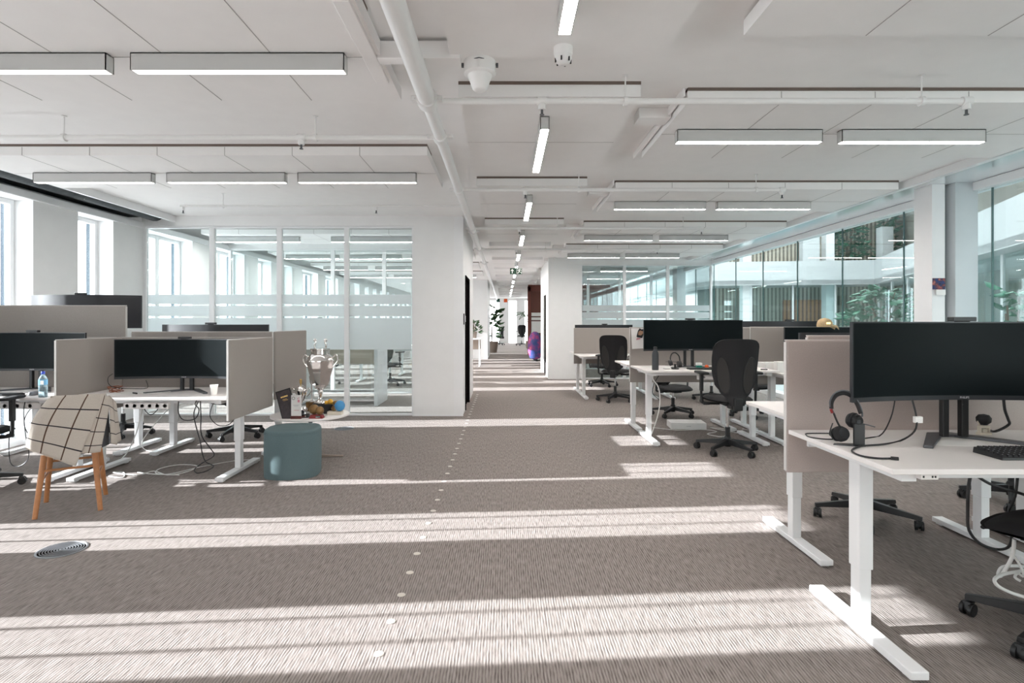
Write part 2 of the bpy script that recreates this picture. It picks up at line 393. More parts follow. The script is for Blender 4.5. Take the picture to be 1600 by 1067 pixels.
for k, (a, c) in enumerate(OPEN):
    f = MB(); t = 0.055; n = 2 if c - a > 1 else 1; wd = (c - a) / n
    for q in range(n):
        p0, p1 = a + q * wd, a + (q + 1) * wd
        f.box(-5.765, -5.695, p0, p0 + t, 0.07, 2.83); f.box(-5.765, -5.695, p1 - t, p1, 0.07, 2.83)
        f.box(-5.765, -5.695, p0 + t, p1 - t, 0.07, 0.07 + t); f.box(-5.765, -5.695, p0 + t, p1 - t, 2.83 - t, 2.83)
    o = struct(f.build('window_%d' % (k + 1), 'frame', smooth=False, bevel=0.006))
    MB().box(-5.735, -5.727, a + t, c - t, 0.07 + t, 2.83 - t).build('window_pane', 'glassw', o, smooth=False)
    rods = MB()
    for q in range(n):
        for fr in ((0.36, 0.72) if c < 9 else (0.5,)):
            yy = a + q * wd + wd * fr; rods.cyl((-5.93, yy, 0.0), (-5.93, yy, 3.0), 0.011, seg=8)
    rods.build('sun_shade_cable', 'wmetal', o)
# pelmet and dark service duct along the window wall
struct(MB().box(-5.74, -5.45, -4, 8.55, 2.83, 2.925).box(-5.74, -5.45, 8.6, 21.5, 2.83, 2.925).build('trim_1', 'wmetal', smooth=False, bevel=0.01))
d = MB().cyl((-5.28, -4, 3.10), (-5.28, 8.5, 3.10), 0.16, seg=20); d.box(-5.69, -5.46, -4, 8.5, 3.0, 3.3)
tag(d.build('service_duct', 'duct'), 'dark lagged service duct running above the white window pelmet', 'duct')
for yy, lab in ((5.7, 'nearer thin white cable loop over the dark service duct'), (7.0, 'farther thin white cable loop over the dark service duct')):
    lp = MB(); lp.tube([(-5.26 + 0.03 * math.cos(t_ / 6 * PI), yy + .02 * t_, 2.99 + 0.10 * math.sin(t_ / 6 * PI * 1.3 - 0.5)) for t_ in range(7)], 0.005)
    tag(lp.build('cable_loop', 'wcable'), lab, 'cable')
struct(MB().box(-5.0, -4.965, -4, 8.5, 2.925, 3.1).build('trim_2', 'wmetal', smooth=False))

# left room block: drywall column + corridor wall
b = MB().box(-1.38, -0.64, 8.5, 8.62, 0, 3.02)
b.box(-0.76, -0.64, 8.62, 9.05, 0, 3.02).box(-0.76, -0.64, 10.0, 11.25, 0, 3.02).box(-0.76, -0.64, 9.05, 10.0, 2.17, 3.02)
b.box(-5.48, -1.38, 8.5, 8.62, 2.87, 3.4)
b.box(-5.48, -0.76, 11.15, 11.25, 2.87, 3.02)
struct(b.build('wall_left_block', 'wall', smooth=False))
d = MB().box(-0.70, -0.665, 9.05, 10.0, 0, 2.17); struct(d.build('door_1', 'door', smooth=False))
MB().box(-0.665, -0.625, 9.05, 9.10, 0, 2.17).box(-0.665, -0.625, 9.95, 10.0, 0, 2.17).box(-0.665, -0.625, 9.1, 9.95, 2.12, 2.17).build('door_frame', 'door', bpy.data.objects['door_1'], smooth=False)
struct(MB().box(-0.77, -0.63, 8.495, 8.505, 0.0, 3.0).build('trim_3', 'wmetal', smooth=False))
struct(MB().box(-1.40, -0.63, 8.49, 8.51, 0, 0.02).build('baseboard_left', 'wmetal', smooth=False))
tag(MB().box(-0.64, -0.625, 8.66, 8.74, 1.38, 1.55).build('room_panel', 'black', bevel=0.004), 'small black room display beside the black door on the left corridor wall', 'display')
tag(MB().box(-0.64, -0.62, 8.80, 8.88, 1.42, 1.52).build('card_reader', 'wmetal', bevel=0.004), 'small white card reader between the black display and the black door', 'card reader')

# right block (meeting rooms)
b = MB().box(1.08, 1.90, 14.0, 14.12, 0, 3.02)
b.box(1.08, 1.20, 14.12, 14.85, 0, 3.02).box(1.08, 1.20, 15.8, 17.0, 0, 3.02).box(1.08, 1.20, 14.85, 15.8, 2.15, 3.02)
b.box(1.90, 5.15, 14.0, 14.12, 2.85, 3.02).box(1.2, 5.15, 16.9, 17.0, 2.86, 3.02)
struct(b.build('wall_right_block', 'wall', smooth=False))
struct(MB().box(1.105, 1.14, 14.85, 15.8, 0, 2.15).build('door_2', 'door', smooth=False))
# second left block
b = MB().box(-3.6, -0.66, 21.5, 21.62, 0, 3.02).box(-0.78, -0.66, 21.62, 24.5, 0, 3.02)
struct(b.build('wall_far_block', 'wall', smooth=False))
# far end wall with windows
b = MB(); xs = [-6.1, -4.9, -4.3, -3.0, -2.4, -1.04, -0.39, 0.26, 0.78, 1.34, 1.95, 2.9, 3.5, 4.4, 5.0, 5.2]
for i in range(0, len(xs) - 1, 2): b.box(xs[i], xs[i+1], 38, 38.25, 0, 2.85)
b.box(-6.1, 5.2, 38, 38.25, 2.85, 3.4)
struct(b.build('wall_back', 'wall', smooth=False))
struct(MB().box(-6.1, 5.3, -4.15, -4, -0.15, 3.6).build('wall_front', 'wall', smooth=False))

# ------------------------------------------------------------------ glass partitions
def partition(label, xs, y, z1, frosted=True, mull=0.075, end_frames=True):
    t = thing('glass_partition', label, 'glass partition', ((xs[0] + xs[-1]) / 2, y, 0)); ox = t.location.x
    f = MB()
    f.box(xs[0] - ox, xs[-1] - ox, -0.03, 0.03, 0, 0.03); f.box(xs[0] - ox, xs[-1] - ox, -0.03, 0.03, z1 - 0.03, z1)
    f.build('rail', 'wmetal', t, smooth=False, bevel=0.003)
    for i, x in enumerate(xs):
        h = mull / 2 if 0 < i < len(xs) - 1 else mull / 3
        MB().box(x - ox - h, x - ox + h, -0.035, 0.035, 0.03, z1 - 0.03).build('mullion', 'wmetal', t, smooth=False, bevel=0.003)
    for a, c in zip(xs, xs[1:]):
        g = MB().box(a - ox + 0.03, c - ox - 0.03, -0.005, 0.005, 0.03, z1 - 0.03).build('glass_pane', 'glass', t, smooth=False)
        if frosted:
            q = MB(); q.box(a - ox + 0.036, c - ox - 0.036, -0.009, -0.006, 1.0, 1.480).box(a - ox + 0.036, c - ox - 0.036, -0.009, -0.006, 1.508, 1.664).box(a - ox + 0.036, c - ox - 0.036, -0.009, -0.006, 1.692, 1.835)
            q.build('frosted_film', 'frost', g, smooth=False)
    return t
partition('white framed glass partition with frosted band closing off the left meeting room', [-5.46, -4.44, -3.42, -2.40, -1.385], 8.56, 2.87)
partition('inner glass partition at the back of the left meeting room', [-5.46, -4.44, -3.42, -2.40, -1.40, -0.78], 11.2, 2.87, False)
partition('glass partition with frosted band right of the corridor mouth', [1.90, 2.98, 4.06, 5.14], 14.06, 2.85)
partition('second glass partition seen through the one right of the corridor', [1.25, 2.5, 3.45, 4.4, 5.14], 16.95, 2.86, False)

# ------------------------------------------------------------------ atrium side: soffit, glass facade, columns
struct(MB().box(4.53, 4.60, -4, 38, 2.94, 3.4).build('trim_4', 'wmetal', smooth=False))
struct(MB().box(4.60, 5.30, -4, 38, 2.955, 3.4).build('trim_5', 'gloss', smooth=False))
struct(MB().box(5.14, 5.32, -4, 38, 2.86, 2.952).build('trim_6', 'wmetal', smooth=False, bevel=0.006))
struct(MB().box(5.12, 5.34, -4, 38, 0, 0.09).build('trim_7', 'wmetal', smooth=False, bevel=0.006))
gl = thing('glass_facade', 'frameless glass wall along the atrium on the right', 'glass wall', (5.22, 10, 0))
ys = [-4 + 0.68]; 
while ys[-1] < 37: ys.append(ys[-1] + 1.34)
off = 7.37 - min(ys, key=lambda v: abs(v - 7.37))
ys = [v + off for v in ys]
for a, c in zip(ys, ys[1:]):
    MB().box(-0.008, 0.008, a - 10 + 0.006, c - 10 - 0.006, 0.09, 2.86).build('glass_pane', 'glassa', gl, smooth=False)
    MB().box(-0.009, 0.009, c - 10 - 0.006, c - 10 + 0.006, 0.09, 2.86).build('glass_joint', 'tealg', gl, smooth=False)
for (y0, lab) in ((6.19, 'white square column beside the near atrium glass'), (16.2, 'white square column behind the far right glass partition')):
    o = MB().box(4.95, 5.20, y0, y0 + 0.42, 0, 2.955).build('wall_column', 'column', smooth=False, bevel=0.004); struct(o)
o = MB().box(4.755, 4.90, 6.27, 6.55, 0, 2.955).build('wall_column_box', 'wmetal', smooth=False, bevel=0.004); struct(o)
ph = tag(MB().box(4.735, 4.875, 6.235, 6.24, 1.78, 1.905).build('photo_print', 'photo', smooth=False), 'small dark concert photo taped to the white column by the atrium glass', 'photo')
tag(MB().box(4.78, 4.885, 6.242, 6.247, 1.72, 1.80).build('paper_note', 'paper', smooth=False), 'plain white note taped just below the dark photo on the column', 'paper')

# atrium beyond
A = [(9.6, 45.0), (8.4, 25.0), (8.6, 23.7), (14.95, 22.8), (12.1, 15.8), (10.8, 12.8), (9.6, 9.8), (8.2, 6.0), (8.0, -4)]
def ribbon(pts, z0, z1, t=0.15):
    m_ = MB()
    for (ax, ay), (bx, by) in zip(pts, pts[1:]):
        dx, dy = bx - ax, by - ay; L = math.hypot(dx, dy); nx, ny = -dy / L * t, dx / L * t
        m_.hexa([(ax, ay, z0), (bx, by, z0), (bx + nx, by + ny, z0), (ax + nx, ay + ny, z0)], [(ax, ay, z1), (bx, by, z1), (bx + nx, by + ny, z1), (ax + nx, ay + ny, z1)])
    return m_
struct(ribbon(A, 2.95, 3.93).build('wall_atrium_parapet', 'parapet', smooth=False))
struct(ribbon(A[:1] + A[1:], 6.6, 7.6).build('wall_atrium_upper', 'parapet', smooth=False))
def offp(pts, d):     # push the outline outwards
    cx, cy = 4.0, 14.0; out = []
    for x_, y_ in pts:
        v = Vector((x_ - cx, (y_ - cy) * (1 if y_ > 14 else 0.2))); v.normalize(); out.append((x_ + v.x * d, y_ + v.y * d))
    return out
B = offp(A, 2.6)
struct(MB().box(5.3, 26, -4, 46, -0.15, -0.02).build('floor_atrium', 'tile', smooth=False))
slab = MB()
for (a, c, e, f) in zip(A, A[1:], B, B[1:]):
    for z_ in (2.97, 6.62):
        slab.hexa([(a[0], a[1], z_), (c[0], c[1], z_), (f[0], f[1], z_), (e[0], e[1], z_)], [(a[0], a[1], z_ + .18), (c[0], c[1], z_ + .18), (f[0], f[1], z_ + .18), (e[0], e[1], z_ + .18)])
struct(slab.build('floor_atrium_upper', 'parapet', smooth=False))
struct(ribbon([B[2], B[3]], 0, 2.97, 0.2).build('wall_atrium_slats', 'slatd', smooth=False))
struct(ribbon([B[2], B[3]], 3.15, 6.6, 0.2).build('wall_atrium_slats_upper', 'slatw', smooth=False))
struct(ribbon([B[0], B[1], B[2]], 0, 6.6, 0.2).build('wall_atrium_left', 'tealg', smooth=False))
struct(ribbon(B[3:], 0, 2.97, 0.2).build('wall_atrium_right', 'conc', smooth=False))
struct(ribbon(B[3:], 3.15, 6.6, 0.2).build('wall_atrium_right_upper', 'conc', smooth=False))
struct(MB().box(4.6, 5.35, -4, 46, 3.6, 14).build('wall_atrium_sun_block', 'parapet', smooth=False))  # unseen high wall added to keep direct sun out of the atrium
struct(ribbon([B[0], B[2], B[3], (17, -4)], 7.6, 14, 0.2).build('wall_atrium_sky_block', 'parapet', smooth=False))  # unseen wall raised to narrow the sky that lights the atrium
gp = thing('glass_shopfront', 'tinted glass front of the offices across the atrium under the white parapet', 'glass wall', (0, 0, 0))
C_ = offp(A, 0.5)
for (a, c) in list(zip(C_, C_[1:]))[2:7]:
    L = math.hypot(c[0] - a[0], c[1] - a[1]); n = max(1, int(L / 1.6))
    for k in range(n):
        p = (a[0] + (c[0] - a[0]) * k / n, a[1] + (c[1] - a[1]) * k / n); q = (a[0] + (c[0] - a[0]) * (k + 1) / n, a[1] + (c[1] - a[1]) * (k + 1) / n)
        ribbon([p, q], 0, 2.95, 0.02).build('glass_pane', 'glassa', gp, smooth=False)
        MB().box(p[0] - 0.03, p[0] + 0.03, p[1] - 0.03, p[1] + 0.03, 0, 2.95).build('mullion', 'wmetal', gp, smooth=False)
for i, (px, py, lab) in enumerate(((10.1, 23.9, 'tall round white column at the left of the atrium far side'), (13.4, 23.5, 'tall white column rising past the atrium corner'), (12.9, 17.2, 'white column on the right hand side of the atrium'), (11.4, 14.3, 'white column nearest to us across the atrium'))):
    struct(MB().box(px, px + 0.35, py, py + 0.35, 0, 6.6).build('wall_atrium_column', 'wmetal', smooth=False))
struct(ribbon([(9.4, 24.6), (13.8, 24.1)], 0, 1.2, 0.1).build('wall_atrium_counter', 'bluegrey', smooth=False))
o = ribbon([(12.4, 25.15), (14.5, 24.65)], 0.1, 2.4, 0.05); tag(o.build('slat_glow_panel', stripes_mat('painted_slat_glow', (0.22, 0.07, 0.03), (0.62, 0.27, 0.12), 2.0, 'X'), smooth=False), 'slatted panel painted with an orange glow across the atrium, left of the big plant', 'screen')  # orange glow from behind the slats, painted onto a panel before them

def plant(name, label, loc, h, spread, n, ls, leafm='leaf', group=None, pot=0.22, droop=0.2, potm='pot'):
    t = thing(name, label, 'plant', loc, 0, group)
    if pot: MB().lathe([(pot * .75, 0), (pot, pot * 1.6), (pot * .9, pot * 1.6), (pot * .88, pot * 1.4), (0.001, pot * 1.4)], seg=20).build('pot', potm, t)
    st = MB(); lf = MB()
    for k in range(4):
        a = k * 1.7; st.tube([(0, 0, pot), (0.05 * math.cos(a), 0.05 * math.sin(a), h * .5), (spread * .4 * math.cos(a), spread * .4 * math.sin(a), h * (0.75 + .06 * k))], 0.012)
    for k in range(n):
        a = random.uniform(0, 2 * PI); z = h * random.uniform(0.35, 1.0) if pot else h * random.uniform(0.0, 1.0)
        r = spread * math.sqrt(random.random()) * (0.4 + 0.6 * math.sin(min(PI, PI * (z / h) * .9 + .3)))
        c = Vector((r * math.cos(a), r * math.sin(a), z)); u = Vector((math.cos(a), math.sin(a), random.uniform(-droop - .4, .7))).normalized()
        s_ = u.cross(Vector((random.uniform(-.4, .4), random.uniform(-.4, .4), 1))).normalized(); L = ls * random.uniform(.6, 1.2); W = L * 0.33
        nn = u.cross(s_) * (L * .12)
        P = [c, c + u * L * .3 + s_ * W + nn, c + u * L * .7 + s_ * W * .8 + nn, c + u * L, c + u * L * .7 - s_ * W * .8 + nn, c + u * L * .3 - s_ * W + nn]
        vs = [lf.v(p) for p in P]; m0 = lf.v(c + u * L * .35 - nn * .3); m1 = lf.v(c + u * L * .7 - nn * .3)
        lf._f([vs[0], vs[1], m0]); lf._f([vs[1], vs[2], m1, m0]); lf._f([vs[2], vs[3], m1]); lf._f([vs[3], vs[4], m1]); lf._f([vs[4], vs[5], m0, m1]); lf._f([vs[5], vs[0], m0])
    st.build('stem', 'bark', t); lf.build('foliage', leafm, t, solid=0.002)
    return t
plant('fiddle_leaf_fig', 'big round leaved green plant standing beyond the atrium glass right of the cap', (9.35, 14.0, 0), 2.3, 0.85, 240, 0.30, 'leafb', pot=0.3)
plant('fiddle_leaf_fig', 'green plant in the right strip of glass beside the column', (7.2, 8.0, 0), 1.9, 0.22, 60, 0.22, 'leafb', pot=0.2)
plant('indoor_tree', 'leafy tree behind the upper parapet left of the white pier', (14.65, 24.0, 3.15), 2.9, .7, 240, 0.30, 'leafb', pot=0.3)
plant('indoor_tree', 'leafy tree behind the upper parapet near the atrium corner', (16.1, 23.6, 3.15), 2.8, 0.4, 140, 0.30, 'leafb', pot=0.3)
o = MB().box(12.35, 13.05, 23.35, 23.65, 3.15, 5.05).build('white_cabinet', 'parapet', smooth=False); tag(o, 'tall white block standing on the upper atrium gallery', 'cabinet')
o = MB().box(15.35, 15.8, 22.9, 23.3, 3.15, 5.3).build('white_cabinet', 'parapet', smooth=False); tag(o, 'slimmer white block by the corner of the upper gallery', 'cabinet')

# ------------------------------------------------------------------ ceiling boards, pipes, fittings
def boards(x0, x1, y0, y1, tag_name, z=2.92, joints=True, dark=True):
    m_ = MB(); m_.box(x0, x1, y0, y1, z, 3.0); m_.mi = 1
    if dark: m_.box(x0, x1, y0 - 0.006, y0 + 0.3, 3.0, 3.025)
    m_.mi = 2
    if joints:
        n = max(1, round((x1 - x0) / 0.605)); st = (x1 - x0) / n
        for k in range(1, n): m_.box(x0 + k * st - 0.0025, x0 + k * st + 0.0025, y0 - 0.002, y1, z - 0.0015, 2.995)
    m_.box(x0, x1, (y0 + y1) / 2 - 0.002, (y0 + y1) / 2 + 0.002, z - 0.0015, z + .01)
    o = m_.build(tag_name, ['board', 'gap', 'seam'], smooth=False); return struct(o)
n = 8
for yk in (2.57 - 2.5, 2.57, 5.07, 9.6, 12.3, 15.0, 17.6):
    boards(-4.955 if yk < 8 else -5.18, -0.70, yk, yk + 1.24, 'ceiling_board_left'); n += 1
boards(-4.955, -0.70, 1.5, 2.57, 'ceiling_board_left', dark=False)
for yk in (1.35, 3.85, 6.37, 8.9, 11.5, 15.2, 17.8):
    boards(1.25, 4.45, yk, yk + (1.3 if yk > 2 else 1.6), 'ceiling_board_right')
for k in range(14):
    yk = 1.3 + 2.45 * k
    boards(-0.31, 0.905, yk, yk + 1.9, 'ceiling_board_aisle', joints=False)
# small trunking boxes between boards
for k in range(1, 9):
    yk = 1.95 + 2.5 * k
    o = MB().box(1.0, 1.24, yk - .25, yk - .08, 2.945, 3.02).box(1.215, 1.235, yk - .6, yk + 0.9, 2.965, 3.02).build('cable_trunking', 'board', smooth=False, bevel=0.004)
    tag(o, 'short white trunking stub on the ceiling along the right of the aisle', 'trunking', 'ceiling trunking stubs beside the aisle')
o = MB().box(-0.80, -0.72, 2.6, 3.5, 2.90, 3.02).box(-0.72, -0.25, 3.16, 3.24, 2.90, 3.0).build('cable_trunking', 'board', smooth=False, bevel=0.004)
tag(o, 'bent white trunking leading to the cone shaped ceiling speaker', 'trunking')

mp = thing('sprinkler_main_pipe', 'thick white main pipe running down the ceiling along the left of the aisle', 'pipe', (-0.5, 3, 2.85))
MB().cyl((0, -6.9, 0), (0, 0.65, 0), 0.056, seg=24).build('pipe_run', 'pipe', mp)
MB().cyl((0, 0.65, 0), (0, 33, 0), 0.044, seg=20).build('pipe_run', 'pipe', mp)
for k, yy in enumerate((0.62, 1.35, 3.1, 5.6, 5.9, 8.0, 10.5)):
    c = MB().cyl((0, yy - .045, 0), (0, yy + .045, 0), 0.068 if k < 1 else 0.055, seg=16)
    for s_ in (-1, 1): c.box(s_ * .075 - .022, s_ * .075 + .022, yy - .03, yy + .03, -.015, .015); c.cyl((s_ * .08, yy - .04, 0), (s_ * .08, yy + .05, 0), .01, seg=8)
    c.build('pipe_coupling', 'pipe', mp)
def branch(label, x0, x1, y, z, heads, hangers, r=0.021):
    t = thing('sprinkler_branch_pipe', label, 'pipe', (x0, y, z))
    MB().cyl((0, 0, 0), (x1 - x0, 0, 0), r, seg=12).build('pipe_run', 'pipe', t)
    for hx in heads:
        h = MB().cyl((hx - x0 - .03, 0, 0), (hx - x0 + .03, 0, 0), r * 1.4, seg=12).cyl((hx - x0, 0, 0), (hx - x0, 0, -.055), r * 1.15, seg=12)
        h.mi = 1; h.cyl((hx - x0, 0, -.055), (hx - x0, 0, -.085), .008, seg=8).cyl((hx - x0, 0, -.085), (hx - x0, 0, -.089), .015, seg=10)
        h.build('sprinkler_head', ['pipe', 'stand'], t)
    for hx in hangers:
        MB().cyl((hx - x0, 0, -.03), (hx - x0, 0, 3.02 - z), .005, seg=8).cyl((hx - x0 - .012, 0, 0), (hx - x0 + .012, 0, 0), r * 1.5, seg=12).lathe([(.02, 0), (.02, .004)], (hx - x0, 0, 3.012 - z), 10).build('pipe_hanger', 'pipe', t)
branch('nearest white sprinkler pipe branching right from the main pipe', -0.5, 2.99, 3.65, 2.85, (0.24, 2.99), (0.78, 2.70))
branch('second white sprinkler pipe branching right from the main pipe', -0.5, 3.0, 6.1, 2.85, (0.22, 3.0), (0.80, 2.72))
branch('third white sprinkler pipe branching right from the main pipe', -0.5, 3.0, 8.6, 2.85, (0.22, 3.0), (0.80, 2.72))
branch('fourth white sprinkler pipe branching right, near the far glass partition', -0.5, 3.0, 11.1, 2.85, (0.22, 3.0), (0.80,))
branch('nearest white sprinkler pipe crossing the left ceiling', -4.6, -0.5, 4.37, 2.85, (-1.58,), (-3.42, -1.47))
branch('thin white sprinkler pipe crossing the left ceiling before the glass partition', -4.02, -0.5, 7.0, 2.86, (-4.0, -1.60), (-3.5,), r=0.014)

def light(label, loc, rz, L, on, group=None):
    t = thing('linear_light', label, 'ceiling light', loc, rz, group); w2, h = 0.034, 0.095
    m_ = MB().box(-L/2, L/2, -w2, -w2 + .005, 0.0, h).box(-L/2, L/2, w2 - .005, w2, 0, h).box(-L/2, L/2, -w2, w2, h - .005, h).box(-L/2, -L/2 + .005, -w2, w2, 0, h).box(L/2 - .005, L/2, -w2, w2, 0, h)
    m_.build('housing', 'lamp', t, smooth=False)
    MB().box(-L/2 + .006, L/2 - .006, -w2 + .006, w2 - .006, 0.002, 0.02).build('diffuser', on if isinstance(on, str) else 'on' if on else 'dim', t, smooth=False)
    MB().box(-L/4 - .02, -L/4 + .02, -.012, .012, h, 2.925 - loc[2] if loc[2] + h < 2.92 else h + .004).build('mounting_bracket', 'lamp', t, smooth=False)
    return t
ZL = 2.822
names = ['first', 'second', 'third', 'fourth', 'fifth', 'sixth', 'seventh', 'eighth', 'ninth', 'tenth', 'eleventh', 'twelfth']
for k in range(12):
    light('%s glowing light bar from the camera in the line over the aisle' % names[k], (0.29, 2.16 + 2.535 * k, ZL), PI/2, 1.19, True)
rows = [(4.41, [(1.34, 2.47), (2.62, 3.74)], 'nearest row'), (7.03, [(1.36, 2.50), (2.64, 3.80)], 'second row'), (9.72, [(1.37, 2.54), (2.67, 3.84)], 'third row'), (12.33, [(1.37, 2.51), (2.64, 3.81)], 'row by the far glass partition')]
for yy, L, rn in rows:
    for (a, c), sd_ in zip(L, ('left', 'right')):
        light('%s lit light bar in the %s over the right desks' % (sd_, rn), ((a + c) / 2, yy, ZL), 0, c - a, True)
light('right hand unlit light bar nearest us on the left ceiling', (-1.49, 3.165, ZL), 0, 1.19, False)
light('left hand unlit light bar nearest us on the left ceiling', (-2.80, 3.165, ZL), 0, 1.16, False)
for xx, sd_ in ((-4.14, 'leftmost'), (-2.80, 'middle'), (-1.485, 'rightmost')):
    light('%s light bar of three in front of the left glass partition' % sd_, (xx, 5.68, ZL), 0, 1.19, 'half')
for xx, sd_ in ((-4.35, 'left'), (-2.3, 'right')):
    light('%s lit light bar inside the left glass meeting room' % sd_, (xx, 9.9, ZL), 0, 1.5, True)
for yy in (12.6, 15.2, 17.8):
    for xx in (-4.3, -2.9, -1.5):
        light('light bar in the open office behind the left meeting room', (xx, yy, ZL), 0, 1.19, True, 'lights behind the left meeting room')
for yy in (1.79, -0.83, -3.4):
    for xx in (-1.9, -3.2, 1.9, 3.18): light('unseen light bar added behind the camera to brighten the room', (xx, yy, ZL), 0, 1.15, True, 'added lights behind the camera') if yy < 1 else None  # unseen bars, added to lift the ambient light in the room
light('lit light bar inside the right glass meeting room', (3.3, 15.6, ZL), 0, 1.3, True)

t = thing('smoke_detector', 'round white smoke detector hanging at the end of the first aisle light', 'smoke detector', (0.318, 3.08, 2.92))
MB().lathe([(.052, 0), (.052, -.035), (.046, -.045)], seg=28).build('base', 'pipe', t)
MB().lathe([(.046, -.045), (.047, -.058), (.040, -.078), (.026, -.090), (.001, -.092)], seg=28).build('cap', 'pipe', t)
v_ = MB()
for k in range(6):
    a = k * PI / 3 + .2; v_.box(.043 * math.cos(a) - .004, .043 * math.cos(a) + .004, .043 * math.sin(a) - .004, .043 * math.sin(a) + .004, -.084, -.062)
v_.build('vent_slot', 'black', t)
t = thing('ceiling_speaker', 'white cone shaped ceiling speaker beside the main pipe', 'speaker', (-0.145, 3.25, 2.92))
MB().lathe([(.092, 0), (.092, -.07), (.080, -.08)], seg=32).build('drum', 'pipe', t)
MB().lathe([(.072, -.078), (.067, -.09), (.042, -.158), (.030, -.168), (.001, -.169)], seg=32).build('cone', 'pipe', t)
MB().tube([(-.098, 0, -.02), (0, -.098, -.02), (.098, 0, -.02)], .003).box(-.106, -.092, -.01, .01, -.03, -.01).box(.092, .106, -.01, .01, -.03, -.01).build('clip', 'stand', t)

t = thing('exit_sign', 'green emergency exit sign with white arrow and running figure over the corridor', 'exit sign', (0.275, 13.9, 2.60))
MB().box(-.15, .15, 0, .02, 0, .15).build('sign_plate', 'green', t, smooth=False, bevel=.002)
MB().box(-.02, .02, 0.005, .015, .15, .42).build('bracket', 'wmetal', t, smooth=False)
g = MB(); ty = -.003
g.prism([(-.105, .02), (-.085, .02), (-.085, .09), (-.06, .075), (-.06, .09), (-.095, .13), (-.13, .09), (-.13, .075), (-.105, .09)], 0, .003, lambda p: (p[0], -p[2], p[1]))
g.build('arrow', 'signw', t, smooth=False)
g = MB(); f_ = lambda p: (p[0], -p[2], p[1])
g.prism([(.085, .12), (.10, .12), (.10, .135), (.085, .135)], 0, .003, f_).prism([(.06, .06), (.085, .06), (.095, .115), (.07, .115)], 0, .003, f_)
g.prism([(.03, .015), (.045, .015), (.075, .055), (.062, .065)], 0, .003, f_).prism([(.075, .06), (.11, .035), (.115, .045), (.085, .072)], 0, .003, f_).prism([(.04, .085), (.07, .105), (.068, .115), (.03, .095)], 0, .003, f_).prism([(.015, .01), (.022, .01), (.022, .14), (.015, .14)], 0, .003, f_).prism([(.09, .10), (.125, .085), (.13, .095), (.093, .113)], 0, .003, f_).prism([(.125, .01), (.14, .01), (.14, .14), (.022, .14), (.022, .133), (.133, .133), (.133, .06), (.125, .05)], 0, .003, f_)
g.build('running_figure', 'signw', t, smooth=False)

# ------------------------------------------------------------------ floor vents and marker discs
def vent(label, x, y, r=0.135):
    t = thing('floor_vent', label, 'floor vent', (x, y, 0))
    MB().lathe([(r, 0), (r, .004), (r * .93, .006), (r * .9, .001)], seg=48, closed=True).build('rim', 'vent', t)
    MB().lathe([(r * .92, .0005), (r * .92, .001)], seg=36).build('well', 'door', t)
    for k in range(8):
        rr = r * (.84 - k * .105)
        if rr > .01: MB().lathe([(rr, .001), (rr, .006), (rr - r * .035, .006), (rr - r * .035, .001)], seg=40, closed=True).build('ring', 'vent', t)
vent('round steel floor vent in the carpet at the left foreground', (97 - 789) * 3.51 / 880, 3.51)
vent('small round floor vent in front of the left glass partition', (538 - 789) * 7.5 / 880, 7.5, .13)
d0 = MB().lathe([(.0215, 0), (.0215, .002), (.019, .003)], seg=20).build('floor_disc', 'disc')
tag(d0, 'small round white disc in the dotted line set into the aisle carpet', 'floor marker', 'dotted line of floor discs')
for k in range(34):
    o = d0 if k == 0 else d0.copy()
    if k: COL.objects.link(o)
    o.location = (-0.539, 2.408 + 0.2605 * k, 0.0005)

